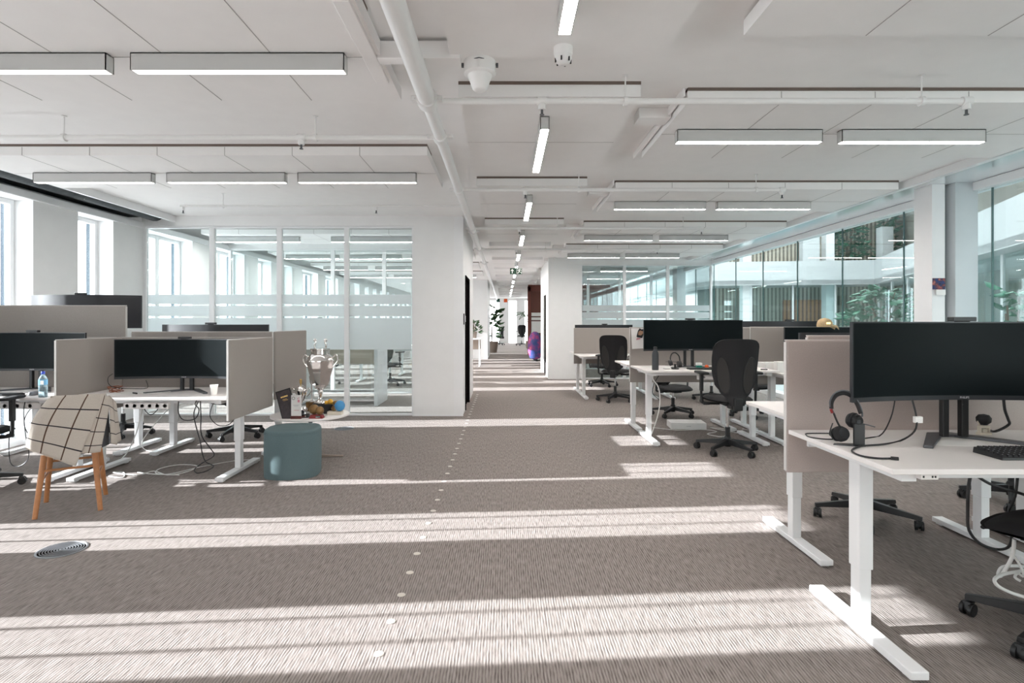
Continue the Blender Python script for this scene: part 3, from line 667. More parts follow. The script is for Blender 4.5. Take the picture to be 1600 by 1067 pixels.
# ------------------------------------------------------------------ desks
def rbox(m_, x0, x1, y0, y1, z0, z1): m_.box(x0, x1, y0, y1, z0, z1)
def desk(label, x0, x1, yu, d, z, user=-1, back=None, sides=(), strip=None, legx=(0.12, 0.12), fab='fabric', group=None, foot_in=0.03):
    """yu = y of the user edge, depth d away from the user; user=-1: sits on the -y side"""
    w_ = x1 - x0; t = thing('sit_stand_desk', label, 'desk', ((x0 + x1) / 2, yu, 0), 0 if user < 0 else PI, group)
    h = w_ / 2
    MB().box(-h, h, 0, d, z - .022, z).build('tabletop', 'top', t, smooth=False, bevel=.002)
    f = MB().box(-h + .12, h - .12, .10, .13, z - .062, z - .022).box(-h + .12, h - .12, d - .22, d - .19, z - .062, z - .022)
    for s_ in (-1, 1): f.box(s_ * (h - .10) - .03, s_ * (h - .10) + .03, .05, d - .06, z - .062, z - .022)
    f.build('frame', 'wmetal', t, smooth=False, bevel=.002)
    for s_, lx in ((-1, legx[0]), (1, legx[1])):
        X = s_ * (h - lx)
        lg = MB().box(X - .032, X + .032, d/2 - .04, d/2 + .04, .30, z - .06).build('leg', 'wmetal', t, smooth=False, bevel=.004)
        MB().box(X - .027, X + .027, d/2 - .034, d/2 + .034, .045, .30).build('inner_column', 'wmetal', lg, smooth=False, bevel=.004)
        MB().box(X - .037, X + .037, foot_in, d - foot_in, .012, .045).box(X - .025, X + .025, foot_in + .02, foot_in + .07, 0, .012).box(X - .025, X + .025, d - foot_in - .07, d - foot_in - .02, 0, .012).build('foot', 'wmetal', lg, smooth=False, bevel=.004)
    if back:
        zb, zt = back; m_ = MB(); m_.box(-h - .005, h + .005, d + .008, d + .036, zb, zt)
        sc = m_.build('rear_screen', fab, t, smooth=False, bevel=.008)
        MB().box(-h - .008, h + .008, d + .016, d + .028, zt - .004, zt + .003).box(-h - .008, -h - .004, d + .010, d + .034, zb + .01, zt - .01).box(h + .004, h + .008, d + .010, d + .034, zb + .01, zt - .01).build('edge_piping', 'edge', sc, smooth=False)
        MB().box(-h + .1, -h + .16, d - .01, d + .01, z - .09, z - .025).box(h - .16, h - .1, d - .01, d + .01, z - .09, z - .025).build('clamp', 'wmetal', t, smooth=False, bevel=.004)
    for s_, zb, zt, ya, yb in sides:
        X = s_ * (h + .017)
        sc = MB().box(X - .014, X + .014, ya, yb, zb, zt).build('side_screen', fab, t, smooth=False, bevel=.008)
        MB().box(X - .006, X + .006, ya + .005, yb - .005, zt - .003, zt + .003).box(X - .008, X + .008, ya - .004, ya + .001, zb + .005, zt - .005).build('edge_piping', 'edge', sc, smooth=False)
    if strip:
        for (sx, L, ns) in strip:
            ps = MB().box(sx - L/2, sx + L/2, .05, .085, z - .105, z - .05).build('power_strip', 'top', t, smooth=False, bevel=.004)
            for k in range(ns):
                c = sx - L/2 + L * (k + .5) / ns
                MB().lathe([(.019, 0), (.019, .002), (.016, .002), (.016, -.004), (.001, -.004)], seg=16).build('socket', 'socket', ps).matrix_local = Matrix.Translation((c, .05, z - .0775)) @ Matrix.Rotation(PI/2, 4, 'X')
    return t

# left cluster
desk('white desk with black curved monitor and a grey side screen, nearest the trophy table', -3.91, -2.44, 4.93, .82, .755, -1, (.60, 1.262), [(1, .55, 1.262, -.01, .92), (-1, .55, 1.262, -.01, .90)], [(-.0, .40, 6)], (.08, .08))
desk('white desk by the windows with the water bottle on it', -5.42, -3.99, 4.93, .82, .755, -1, (.60, 1.262), [], [(.45, .45, 4), (-.4, .3, 3)], (.12, .06))
desk('rear white desk behind the near one on the left, with a taller side screen', -3.90, -2.44, 6.72, .80, .81, 1, (.66, 1.318), [(-1, .60, 1.318, -.12, .80)], None, (.10, .18))
desk('raised rear desk by the windows on the left, its grey screen topmost', -5.42, -3.97, 6.72, .80, 1.05, 1, (.88, 1.592), [], None, (.14, .12))
# middle cluster
desk('middle right desk facing us, with monitor and grey steel bottle', 1.60, 3.12, 6.38, .80, .866, -1, (.65, 1.35), [], [(.05, .42, 3)], (.13, .14))
desk('desk right of the middle one, carrying the white boxes', 3.14, 4.66, 6.38, .80, .83, -1, (.62, 1.355), [], [(-.45, .35, 3)], (.07, .13), fab='fabric')
desk('rear desk behind the middle right one, its corner showing left of the screen', 1.57, 3.09, 8.05, .80, .87, 1, None, [], None, (.13, .17))
desk('rear desk behind the desk with the white boxes', 3.14, 4.66, 8.05, .80, .84, 1, None, [], None, (.13, .1))
# far cluster
desk('farthest front desk with taupe screen near the corridor corner', 1.36, 2.90, 10.25, .80, .80, -1, (.60, 1.30), [], None, (.13, .13))
desk('farthest rear desk beside the right glass partition', 1.36, 2.90, 11.93, .80, .80, 1, None, [], None, (.13, .13))
desk('far front desk mostly hidden behind the middle monitor', 2.95, 4.5, 10.25, .80, .78, -1, (.60, 1.28), [], None, (.13, .13))
# right foreground
desk('large white desk in the right foreground with headset and keyboard', 1.50, 3.06, 2.18, .80, .85, -1, (.62, 1.323), [], None, (.13, .13), fab='fabric2', foot_in=.03)
fd = [o for o in S.objects if o.get('label', '').startswith('large white desk in the right')][0]
cb = MB().box(-.655, -.585, .02, .09, .803, .828).build('height_control', 'top', fd, smooth=False, bevel=.003)
for bx in (-.602, -.613, -.648): MB().box(bx, bx + .007, .0195, .021, .811, .819).build('button', 'black', cb, smooth=False)
desk('desk facing away behind the right foreground desk', 1.72, 3.20, 4.02, .80, .855, 1, (.64, 1.342), [], None, (.14, .14), fab='fabric2', foot_in=.03)
desk('neighbouring desk at the right edge whose white foot shows on the carpet', 3.22, 4.7, 4.02, .80, .80, 1, (.6, 1.28), [], None, (.12, .12), fab='fabric2')
# behind the left meeting room
desk('white desk with chairs behind the left meeting room, right one', -2.9, -1.35, 13.2, .80, .80, -1, None, [], None, group=None)
desk('white desk with chairs behind the left meeting room, left one', -4.9, -3.35, 13.2, .80, .80, -1, None, [], None)
desk('white desk farther back behind the left meeting room, right one', -2.9, -1.35, 15.6, .80, .80, 1, None, [], None)
desk('white desk farther back behind the left meeting room, left one', -4.9, -3.35, 15.6, .80, .80, 1, None, [], None)
t = thing('panel_end_table', 'tall white panel ended table inside the left glass meeting room', 'table', (-2.7, 9.9, 0))
MB().box(-.85, .55, -.42, .42, 1.03, 1.07).build('tabletop', 'wmetal', t, smooth=False, bevel=.003)
for x_ in (-.82, .52): MB().box(x_ - .03, x_ + .03, -.40, .40, 0, 1.03).build('end_panel', 'wmetal', t, smooth=False, bevel=.003)
MB().box(-.79, .49, .3, .34, .66, 1.03).build('modesty_panel', 'cream', t, smooth=False)
MB().box(-.79, .49, -.36, -.33, .08, .12).box(-.79, .49, .2, .23, .16, .2).build('foot_rail', 'chrome', t, smooth=False)

# ------------------------------------------------------------------ curved monitors
def make_monitor():
    t = thing('curved_monitor', 'x', 'monitor'); W, H, R = .595, .372, 1.8; zb = .0
    ysurf = lambda x: -(R - math.sqrt(R*R - x*x))
    fr = MB()
    N = 28
    def shell(m_, x0, x1, z0, z1, f0, f1):
        m_.grid(lambda u, v: ((x0 + (x1-x0)*u), ysurf(x0+(x1-x0)*u) + f0, z0 + (z1-z0)*v), N, 1)
        m_.grid(lambda u, v: ((x0 + (x1-x0)*u), ysurf(x0+(x1-x0)*u) + f1(x0+(x1-x0)*u), z0 + (z1-z0)*v), N, 1, flip=True)
        for zz in (z0, z1): m_.grid(lambda u, v: ((x0 + (x1-x0)*u), ysurf(x0+(x1-x0)*u) + f0 + (f1(x0+(x1-x0)*u)-f0)*v, zz), N, 1)
        for xx in (x0, x1): m_.grid(lambda u, v: (xx, ysurf(xx) + f0 + (f1(xx)-f0)*v, z0 + (z1-z0)*u), 1, 1)
    shell(fr, -W, W, -H/2, H/2, 0, lambda x: .022 + .045 * max(0, 1 - (x/.5)**2))
    h = fr.build('housing', 'bezel', t, merge=True, ang=50)
    sc = MB(); sc.grid(lambda u, v: ((-W + .006) + (2*W - .012)*u, ysurf((-W + .006) + (2*W - .012)*u) - .0015, -H/2 + .022 + (H - .028)*v), N, 1)
    sc.build('screen', 'screen', t)
    text('PHILIPS', .014, 'logo', h, (0, -.0015, -H/2 + .011), (PI/2, 0, 0))
    MB().box(-.028, .028, -.003, .03, H/2, H/2 + .012).box(-.056, .056, -.005, .035, H/2 + .002, H/2 + .023).build('webcam', 'black', t, smooth=False, bevel=.003)
    return t, H
MON, MH = make_monitor()
def stand_parts(t, drop, wide=True):      # stand built to the desk, drop = distance from screen centre down to the desktop
    s_ = MB().box(-.065, -.035, .045, .075, -drop + .012, -.02).box(.025, .060, .045, .075, -drop + .012, -.02).box(-.075, .075, .05, .07, -.12, .05)
    s_.build('stand_column', 'black', t, smooth=False, bevel=.004)
    b_ = MB(); z0 = -drop
    b_.prism([(-.06, .16), (.06, .16), (.30, -.14), (.265, -.155), (.03, .10), (-.03, .10), (-.265, -.155), (-.30, -.14)], z0, z0 + .014)
    b_.build('stand_base', 'stand', t, smooth=False, bevel=.003)
first = [True]
def monitor(label, x, y, zc, drop, rz=0):
    if first[0]:
        t = MON; first[0] = False; t.location = (x, y, zc); t.rotation_euler.z = rz; t['label'] = label; KM.append(list(t.children))
    else:
        t = MON.copy(); COL.objects.link(t); t.location = (x, y, zc); t.rotation_euler = (0, 0, rz); t['label'] = label
        for ch in KM[0]: copy_tree_kid(ch, t)
    stand_parts(t, drop); return t
KM = []
monitor('black curved ultrawide monitor on the near left desk beside the paper cup', -3.055, 5.36, 1.070, 1.070 - .755)
monitor('dark curved monitor at the left edge above the water bottle', -4.62, 5.50, 1.130, 1.130 - .755)
monitor('curved monitor seen from behind over the rear left screen, just a black sliver', -3.24, 6.22, 1.205, 1.205 - .81, PI)
monitor('curved monitor seen from behind on the raised desk before the windows', -4.72, 6.28, 1.535, 1.535 - 1.05, PI + .06)
monitor('black curved monitor on the middle right desk behind the grey bottle', 2.26, 6.86, 1.257, 1.257 - .866)
monitor('dark curved monitor with the tan cap lying on top', 3.95, 6.86, 1.172, 1.172 - .83)
monitor('monitor back showing as a sliver behind the upright tan cap monitor', 3.84, 7.62, 1.245, 1.245 - .84, PI)
monitor('monitor back mostly hidden behind the middle right monitor', 2.52, 7.62, 1.19, 1.19 - .87, PI)
monitor('farthest monitor back above the taupe screen near the corridor', 2.04, 11.55, 1.175, 1.175 - .80, PI)
monitor('large dark curved monitor filling the right foreground desk', 2.19, 2.685, 1.235, 1.235 - .85)
monitor('monitor seen from behind between the right foreground screens', 2.48, 3.52, 1.165, 1.165 - .855, PI)
monitor('dark monitor standing behind the frosted glass of the left meeting room', -4.45, 13.55, 1.32, .52, PI)

# ------------------------------------------------------------------ office chairs
def make_chair():
    t = thing('office_chair', 'x', 'chair')
    b_ = MB()
    b_.lathe([(.035, .06), (.038, .08), (.038, .15), (.03, .17)], seg=16)
    for k in range(5):
        a = 2 * PI * k / 5; b_.m = Matrix.Rotation(a, 4, 'Z')
        b_.hexa([(.02, -.026, .085), (.335, -.017, .072), (.335, .017, .072), (.02, .026, .085)], [(.02, -.022, .145), (.335, -.012, .097), (.335, .012, .097), (.02, .022, .145)])
        b_.cyl((.318, 0, .055), (.318, 0, .08), .012, seg=8)
    b_.m = Matrix.Identity(4)
    base = b_.build('star_base', 'black', t, bevel=.003)
    for k in range(5):
        a = 2 * PI * k / 5; c = MB(); c.m = Matrix.Translation((.318 * math.cos(a), .318 * math.sin(a), 0)) @ Matrix.Rotation(a * 1.7 + k, 4, 'Z') @ Matrix.Translation((.012, 0, 0))
        for s_ in (-1, 1):
            c.cyl((0, s_ * .008, .031), (0, s_ * .026, .031), .031, seg=18)
        c.cyl((0, -.008, .031), (0, .008, .031), .02, seg=12)
        c.hexa([(-.026, -.008, .035), (.02, -.008, .035), (.02, .008, .035), (-.026, .008, .035)], [(-.022, -.02, .068), (.014, -.02, .068), (.014, .02, .068), (-.022, .02, .068)])
        c.build('caster', 'black', base, bevel=.002)
    MB().cyl((0, 0, .14), (0, 0, .27), .026, seg=16).build('gas_column', 'black', t)
    up = []
    up.append(MB().cyl((0, 0, .12), (0, 0, .42), .0145, seg=14).build('gas_piston', 'chrome', t))
    m_ = MB().box(-.07, .07, -.12, .12, .395, .44).box(-.05, .05, -.24, -.10, .375, .43).cyl((.07, .03, .42), (.25, .05, .415), .008, seg=8).cyl((.22, .05, .415), (.27, .05, .415), .017, seg=10).cyl((-.07, -.03, .42), (-.24, -.03, .41), .008, seg=8).box(-.28, -.21, -.05, -.01, .40, .42)
    up.append(m_.build('tilt_mechanism', 'black', t, bevel=.004))
    # seat
    s_ = MB()
    def seat(u, v, top=True):
        x = (u - .5) * 2; y_ = (v - .5) * 2
        r = max(abs(x), abs(y_)); q = (abs(x)**3.2 + abs(y_)**3.2) ** (1/3.2)
        k = r / q if q > 1e-6 else 1
        X = x * k * .245; Y = y_ * k * .235
        e = min(1, q if q < 1 else 1)
        rr = r
        edge = 1 - rr**6
        return (X, Y + .02, (.452 + .05 * edge + .012 * x * x - .025 * max(0, y_)**3) if top else (.452 - .014 * edge))
    s_.grid(lambda u, v: seat(u, v, True), 20, 20); s_.grid(lambda u, v: seat(u, v, False), 20, 20, flip=True)
    up.append(s_.build('seat', 'chairfab', t, merge=True, ang=80))
    # backrest
    Z0, Z1 = .42, 1.12
    def hw(z):
        f = (z - Z0) / (Z1 - Z0)
        pts = [(0, .075), (.10, .10), (.2, .165), (.32, .215), (.5, .238), (.7, .245), (.88, .242), (.95, .232), (1, .20)]
        for (a, wa), (c, wc) in zip(pts, pts[1:]):
            if a <= f <= c: tt = (f - a) / (c - a); tt = tt * tt * (3 - 2 * tt); return wa + (wc - wa) * tt
        return pts[-1][1]
    def yb(x, z):
        f = (z - Z0) / (Z1 - Z0)
        return -.245 + .035 * math.sin(f * PI * .9) - .075 * f * f + .9 * x * x - (.015 if f < .1 else 0)
    bk = MB()
    def bs(u, v, o):
        z = Z0 + (Z1 - Z0) * v; x = (u - .5) * 2 * hw(z)
        zz = z - .022 * abs((u - .5) * 2)**5 * (1 if v > .9 else 0)
        e = abs((u - .5) * 2)
        th = o * (1 - .55 * e**4)
        if o < 0: th *= (1.0 + .8 * max(0, 1 - (x / .085)**2))
        return (x, yb(x, z) + th, zz)
    bk.grid(lambda u, v: bs(u, v, .018), 20, 26); bk.grid(lambda u, v: bs(u, v, -.014), 20, 26, flip=True)
    for uu in (0, 1): bk.grid(lambda a, v: tuple(Vector(bs(uu, v, .018)) * (1-a) + Vector(bs(uu, v, -.014)) * a), 1, 26)
    for vv in (0, 1): bk.grid(lambda u, a: tuple(Vector(bs(u, vv, .018)) * (1-a) + Vector(bs(u, vv, -.014)) * a), 20, 1)
    back = bk.build('backrest', 'blackm', t, merge=True, ang=60); up.append(back)
    for s_ in (-1, 1):
        ins = MB(); cx, cz, ax, az = s_ * .135, .735, .060, .190
        def P(r, a, o):
            x = cx + ax * r * math.cos(a) + s_ * .022 * math.sin(a) * r; z = cz + az * r * math.sin(a)
            e = min(1, abs(x) / hw(z)); oo = -.014 * (1 - .55 * e**4) * (1.0 + .8 * max(0, 1 - (x / .085)**2)) if o < 0 else .018 * (1 - .55 * e**4)
            return (x, yb(x, z) + oo + (o * .0035), z)
        for o in (-1, 1): ins.grid(lambda u, v: P(max(u, .02), 2 * PI * v, o), 5, 28)
        ins.build('mesh_inset', 'chairmesh', back)
        rim = MB(); rim.tube([P(1.02, 2 * PI * k / 28, -1.2) for k in range(29)], .005, 6, 1)
        rim.build('inset_rim', 'black', back)
    MB().box(-.045, .045, -.30, -.20, .37, .50).build('back_bracket', 'black', back, bevel=.01)
    for s_ in (-1, 1):
        ar = MB().tube([(s_ * .10, -.02, .41), (s_ * .27, -.02, .42), (s_ * .295, -.02, .47), (s_ * .295, -.02, .72)], .014, 8)
        ar.box(s_ * .295 - .014, s_ * .295 + .014, -.045, .005, .55, .735)
        a_ = ar.build('armrest', 'black', t, bevel=.003); up.append(a_)
        pd = MB().box(s_ * .29 - .042, s_ * .29 + .042, -.14, .12, .735, .762).build('arm_pad', 'blackm', a_, bevel=.012)
    return t, up
CH, UP = make_chair(); CKIDS = list(CH.children); UPN = {o.name.split('.')[0] for o in UP}
used = [False]
def chair(label, x, y, rz, dh=0.0, base=0.0):
    if not used[0]: r = CH; kids = CKIDS; used[0] = True; r.location = (x, y, 0); r.rotation_euler.z = rz; r['label'] = label; LATER.append((r, dh, base))
    else:
        r = CH.copy(); COL.objects.link(r); r.location = (x, y, 0); r.rotation_euler = (0, 0, rz); r['label'] = label
        for ch in CKIDS: copy_tree_kid(ch, r)
        LATER.append((r, dh, base))
    return r
LATER = []
chair('black office chair in the middle, its back turned to us', 2.44, 6.17, 0.0, .12, math.radians(-67))
chair('black office chair at the left edge by the water bottle desk', -4.52, 4.78, .25, .02, .5)
chair('office chair behind the raised rear desk near the windows', -4.80, 7.08, PI + .3, .0, .2)
chair('office chair behind the rear left desk, its base seen under the near desk', -3.33, 6.98, PI - .2, 0, .9)
chair('black office chair whose base shows left of the middle chair, under the desk', 2.55, 8.55, PI + .4, -.04, .3)
chair('black office chair base right of the middle chair, behind the low white desk', 3.72, 8.5, PI, .0, .7)
chair('dark chair glimpsed under the middle desk beyond the others', 3.72, 10.15, .5, .0, .1)
chair('black office chair at the farthest front desk, turned half away', 1.98, 10.12, -.35, .07, .4)
chair('office chair behind the farthest rear desk by the glass partition', 2.15, 12.5, PI - .5, .0, .0)
chair('office chair under the foreground desk, black star base between the white legs', 2.60, 4.06, PI + .2, .02, math.radians(-119))
chair('black office chair cut off by the right edge in the foreground', 2.47, 2.50, .52, .03, math.radians(204))
chair('office chair at the right edge beyond the foreground desk', 3.98, 4.42, PI, 0, .2)
chair('black chair at the left of the corridor end against the windows', -.35, 34.6, 1.3, .03, .3)
chair('black chair at the right of the corridor end against the windows', 1.0, 34.0, .1, .12, .6)
chair('left black chair behind the left meeting room', -4.1, 12.8, .3, 0, .1)
chair('middle black chair behind the left meeting room', -2.6, 12.75, -.5, 0, .4)
chair('right black chair behind the left meeting room', -1.75, 12.85, .9, 0, .9)
chair('black chair farther back behind the left meeting room', -2.1, 16.0, PI, 0, .9)
for r, dh, base in LATER:
    for ch in r.children:
        nm = ch.name.split('.')[0]
        if nm in UPN: ch.location.z += dh
        elif nm == 'star_base': ch.rotation_euler.z = base - r.rotation_euler.z

# ------------------------------------------------------------------ wooden chair with blanket (left)
wc = thing('wooden_leg_chair', 'grey shell chair with warm wooden legs under a checked blanket', 'chair', (-3.335, 4.345, 0), math.radians(31))
corners = [(-.193, -.225), (.193, -.225), (.193, .225), (-.193, .225)]
tops = [(-.15, -.15), (.15, -.15), (.15, .15), (-.15, .15)]
for (x_, y_), (tx, ty) in zip(corners, tops):
    MB().cyl((x_, y_, 0), (tx, ty, .44), .016, .021, seg=18).build('leg', 'wood', wc)
def at(i, z): f = z / .45; return (corners[i][0] + (tops[i][0] - corners[i][0]) * f, corners[i][1] + (tops[i][1] - corners[i][1]) * f, z)
for i, j, z in ((0, 1, .33), (3, 2, .33), (0, 3, .25), (1, 2, .25)):
    MB().cyl(at(i, z), at(j, z), .009, seg=10).build('stretcher', 'wood', wc)
sh = MB()
def shell(u, v):
    x = (u - .5) * 2
    if v < .5: f = v * 2; return (x * .225 + .012, .22 - f * .40, .45 - .02 * (1 - x*x) + .03 * abs(x)**3)
    f = (v - .5) * 2; wd = .225 - .06 * f ** 3
    return (x * wd + .012 + .055 * f * f, -.18 - .085 * math.sin(f * PI * .5) + .045 * x * x, .45 - .02 * (1 - x*x) * (1 - f) + .03 * abs(x)**3 * (1 - f) + .42 * f ** 1.1 - .03 * f * x ** 4)
sh.grid(shell, 16, 30); sh.build('seat_shell', 'shell', wc, solid=.014, ang=80)
bt = thing('checked_blanket', 'cream wool blanket with dark grid lines draped over the wooden legged chair', 'blanket', (-3.335, 4.345, 0), math.radians(31))
def lerp(a, b_, t): return a + (b_ - a) * t
def drape(u, v):      # local to the chair: v 0 = lower hem on the camera side, .7 = over the top edge, 1 = inner side
    TL, TR = Vector((-.095, -.292, .888)), Vector((.232, -.285, .885)); BL, BR = Vector((-.228, -.315, .535)), Vector((.058, -.335, .378))
    if v < .7:
        f = v / .7
        p = lerp(lerp(BL, BR, u), lerp(TL, TR, u), f)
        p.x -= .035 * math.sin(f * PI) * (1 - u) ; p.y -= .014 * math.sin(f * PI) + .006 * math.sin(u * 8 + f * 3) * (1 - f)
        p.y += .05 * max(0, .12 - u) / .12 * .5
        p.z -= .02 * max(0, f - .94) / .06 * (1 if u < .03 or u > .97 else .4)
    else:
        f = (v - .7) / .3
        p = lerp(TL, TR, u); p.y += .05 * min(1, f * 2.5); p.z += .008 * math.sin(min(1, f * 2.5) * PI) - .008 - .22 * f * f
    return tuple(p)
bl = MB(); bl.grid(drape, 28, 36, uv=lambda u, v: (u * 2.5 + .1 * v, v * 5.0 + .2)); bl.build('main_fold', 'blanket', bt, solid=.009, ang=80)
b2 = MB()
def fold2(u, v):
    T0, T1 = Vector((.20, -.290, .886)), Vector((.262, -.262, .850)); B0, B1 = Vector((.085, -.325, .46)), Vector((.20, -.31, .455))
    p = lerp(lerp(B0, B1, u), lerp(T0, T1, u), v); p.y -= .012 * math.sin(u * PI); return tuple(p)
b2.grid(fold2, 10, 18, uv=lambda u, v: (2.3 + u * 1.1, v * 4.2 + .35)); b2.build('second_fold', 'blanket', bt, solid=.008, ang=80)
b3 = MB()
def fold3(u, v):
    T0, T1 = Vector((.250, -.275, .868)), Vector((.285, -.18, .80)); B0, B1 = Vector((.262, -.26, .50)), Vector((.315, -.10, .49))
    p = lerp(lerp(B0, B1, u), lerp(T0, T1, u), v); p.x += .015 * math.sin(u * PI * 2) * (1 - v); p.z -= .02 * math.sin(u * PI) * (1 - v); return tuple(p)
b3.grid(fold3, 10, 18, uv=lambda u, v: (.2 + u * 1.2, v * 3.6 + .1)); b3.build('side_fold', 'blanket', bt, solid=.008, ang=80)
fr = MB()
for k in range(46):
    p = Vector(drape(k / 45, 0)); fr.cyl(p, p + Vector((0, -.002, -.009)), .002, seg=5)
fr.build('fringe_stitching', 'cream', bt)

# ------------------------------------------------------------------ ottoman, round table, trophies
def ott(u):
    a = 2 * PI * u; n_ = 2.7; c, s_ = math.cos(a), math.sin(a)
    return (.245 * math.copysign(abs(c)**(2/n_), c), .235 * math.copysign(abs(s_)**(2/n_), s_) * (1 if s_ < 0 else 1.05))
pts = [ott(k / 64) for k in range(64)]
o = MB(); zs = [(.0, .985), (.012, 1), (.20, 1.008), (.40, 1.0), (.422, .985), (.432, .95), (.436, .88), (.438, .4), (.438, .01)]
rings = [[o.v((x_ * k, y_ * k, z_)) for x_, y_ in pts] for z_, k in zs]
for a, c in zip(rings, rings[1:]):
    for i in range(64): o._f([a[i], a[(i+1) % 64], c[(i+1) % 64], c[i]])
o._f(rings[0][::-1]); o._f(rings[-1])
t = thing('ottoman', 'teal grey felt pouf standing on the carpet in front of the trophy table', 'pouf', (-1.985, 5.28, 0), .12)
o.build('upholstery', 'teal', t, ang=70)
sm = MB(); sm.tube([(x_ * 1.0, y_ * 1.0, .402) for x_, y_ in pts] + [(pts[0][0], pts[0][1], .402)], .003, 6, 1); sm.build('seam_piping', 'teal', t)

TX, TY, TZ = -2.045, 5.92, .455
t = thing('round_table', 'low round white table carrying the trophies', 'table', (TX, TY, 0))
MB().lathe([(.38, TZ - .022), (.395, TZ - .018), (.395, TZ - .004), (.39, TZ), (.001, TZ)], seg=64).build('tabletop', 'top', t)
MB().cyl((0, 0, .03), (0, 0, TZ - .02), .022, seg=20).build('column', 'stand', t)
ft = MB()
for k in range(4):
    ft.m = Matrix.Rotation(k * PI / 2 + .05, 4, 'Z'); ft.hexa([(0, -.022, .004), (.34, -.018, .004), (.34, .018, .004), (0, .022, .004)], [(0, -.022, .03), (.34, -.018, .018), (.34, .018, .018), (0, .022, .03)])
ft.build('cross_foot', 'pot', t, bevel=.003)

def P(px, py, Y): return ((px - 789) * Y / 880, Y, 1.42 - (py - 503) * Y / 880)
# big cup
x_, y_, _ = P(505, 0, 6.02)
t = thing('trophy_cup', 'tall faceted silver trophy cup, the largest on the round table', 'trophy', (x_ - .03, y_, TZ)); t.scale = (1.12, 1.12, 1.10)
MB().lathe([(.075, 0), (.075, .085), (.06, .095), (.001, .095)], seg=8).build('plinth', 'black', t, smooth=False, bevel=.003)
MB().box(-.03, .03, -.079, -.072, .03, .06).build('plaque', 'silver', t, smooth=False)
MB().lathe([(.055, .095), (.05, .105), (.02, .13), (.015, .17), (.028, .195), (.018, .215), (.05, .24), (.001, .245)], seg=24).build('stem', 'silver', t)
MB().lathe([(.045, .235), (.075, .27), (.12, .43), (.133, .50), (.128, .505), (.10, .505)], seg=10).build('cup', 'silver', t, smooth=False)
MB().lathe([(.128, .505), (.11, .545), (.085, .565), (.085, .60), (.092, .605), (.092, .62), (.05, .625), (.02, .615), (.001, .615)], seg=24).build('lid', 'silver', t)
for s_ in (-1, 1): MB().tube([(s_ * .05, 0, .615), (s_ * .055, 0, .66), (s_ * .045, 0, .675), (s_ * .05, 0, .71)], .009).ball((s_ * .05, 0, .70), .017).build('lid_finial', 'silver', t)
for s_ in (-1, 1): MB().tube([(s_ * .12, 0, .44), (s_ * .165, 0, .50), (s_ * .15, 0, .56), (s_ * .115, 0, .53)], .007).build('handle', 'silver', t)
# small lidded cup
x_, y_, _ = P(470, 0, 5.86)
t = thing('trophy_cup', 'smaller silver lidded cup with a gold figure, left of the tall cup', 'trophy', (x_, y_, TZ))
MB().lathe([(.04, 0), (.04, .05), (.001, .05)], seg=4).build('plinth', 'black', t, smooth=False)
MB().lathe([(.03, .05), (.012, .07), (.010, .12), (.018, .13), (.03, .15), (.062, .21), (.066, .25), (.06, .255)], seg=24).build('cup', 'silver', t)
MB().lathe([(.066, .255), (.055, .275), (.03, .295), (.008, .31), (.001, .312)], seg=24).build('lid', 'silver', t)
MB().lathe([(.006, .31), (.014, .335), (.012, .35), (.015, .365), (.001, .375)], seg=12).build('gold_figure', 'gold', t)
for s_ in (-1, 1): MB().tube([(s_ * .06, 0, .19), (s_ * .10, 0, .23), (s_ * .085, 0, .28), (s_ * .062, 0, .24)], .005).build('handle', 'silver', t)
# slim silver flutes
x_, y_, _ = P(487, 0, 6.12)
t = thing('trophy_cup', 'slim silver goblet trophy on a bronze block behind the red based one', 'trophy', (x_, y_, TZ))
MB().box(-.05, .05, -.04, .04, 0, .10).build('plinth', 'bronze', t, smooth=False, bevel=.003)
MB().lathe([(.03, .10), (.008, .12), (.006, .28), (.02, .31), (.028, .38), (.026, .38)], seg=16).build('goblet', 'silver', t)
# framed certificate
x_, y_, _ = P(458, 0, 5.70)
t = thing('framed_certificate', 'black framed award leaning at the left of the trophies', 'frame', P(453, 652, 5.62)[:2] + (TZ,), .12)
t.rotation_euler = (-.18, math.radians(-17), .10)
MB().box(-.075, .075, 0, .012, 0, .30).build('frame', 'black', t, smooth=False, bevel=.003)
MB().box(-.063, .063, -.002, .002, .014, .286).build('print', mat('award_print', (0.045, 0.035, 0.04), 0.4, noise=(30, .9)), t, smooth=False)
tx = MB().box(-.035, .035, -.004, -.002, .222, .236).box(-.025, .02, -.004, -.002, .20, .204).box(-.02, .03, -.004, -.002, .188, .191); tx.build('gold_heading', 'gold', t, smooth=False)
# white plaque
X0, Y0, _ = P(463, 0, 5.62)
t = thing('award_plaque', 'upright white plaque with red print on a mahogany base', 'award', (X0, Y0, TZ))
MB().box(-.052, .052, -.02, .02, 0, .028).build('base', 'maroon', t, smooth=False, bevel=.003)
pl = MB().box(-.05, .05, -.006, .006, .028, .235).build('plaque', 'paper', t, smooth=False, bevel=.002)
rg = MB(); rg.tube([(-.026 + .014 * math.cos(k * PI / 8), -.008, .205 + .014 * math.sin(k * PI / 8)) for k in range(17)], .0018, 5, 1); rg.build('ring_mark', 'black', pl)
MB().box(.012, .02, -.009, -.006, .198, .206).box(.024, .032, -.009, -.006, .204, .212).box(.016, .036, -.009, -.006, .165, .19).box(-.02, .03, -.009, -.006, .083, .087).build('red_mark', 'pink', pl, smooth=False)
MB().box(-.03, .03, -.009, -.006, .135, .138).box(-.02, .02, -.009, -.006, .126, .129).build('grey_print', 'logo', pl, smooth=False)
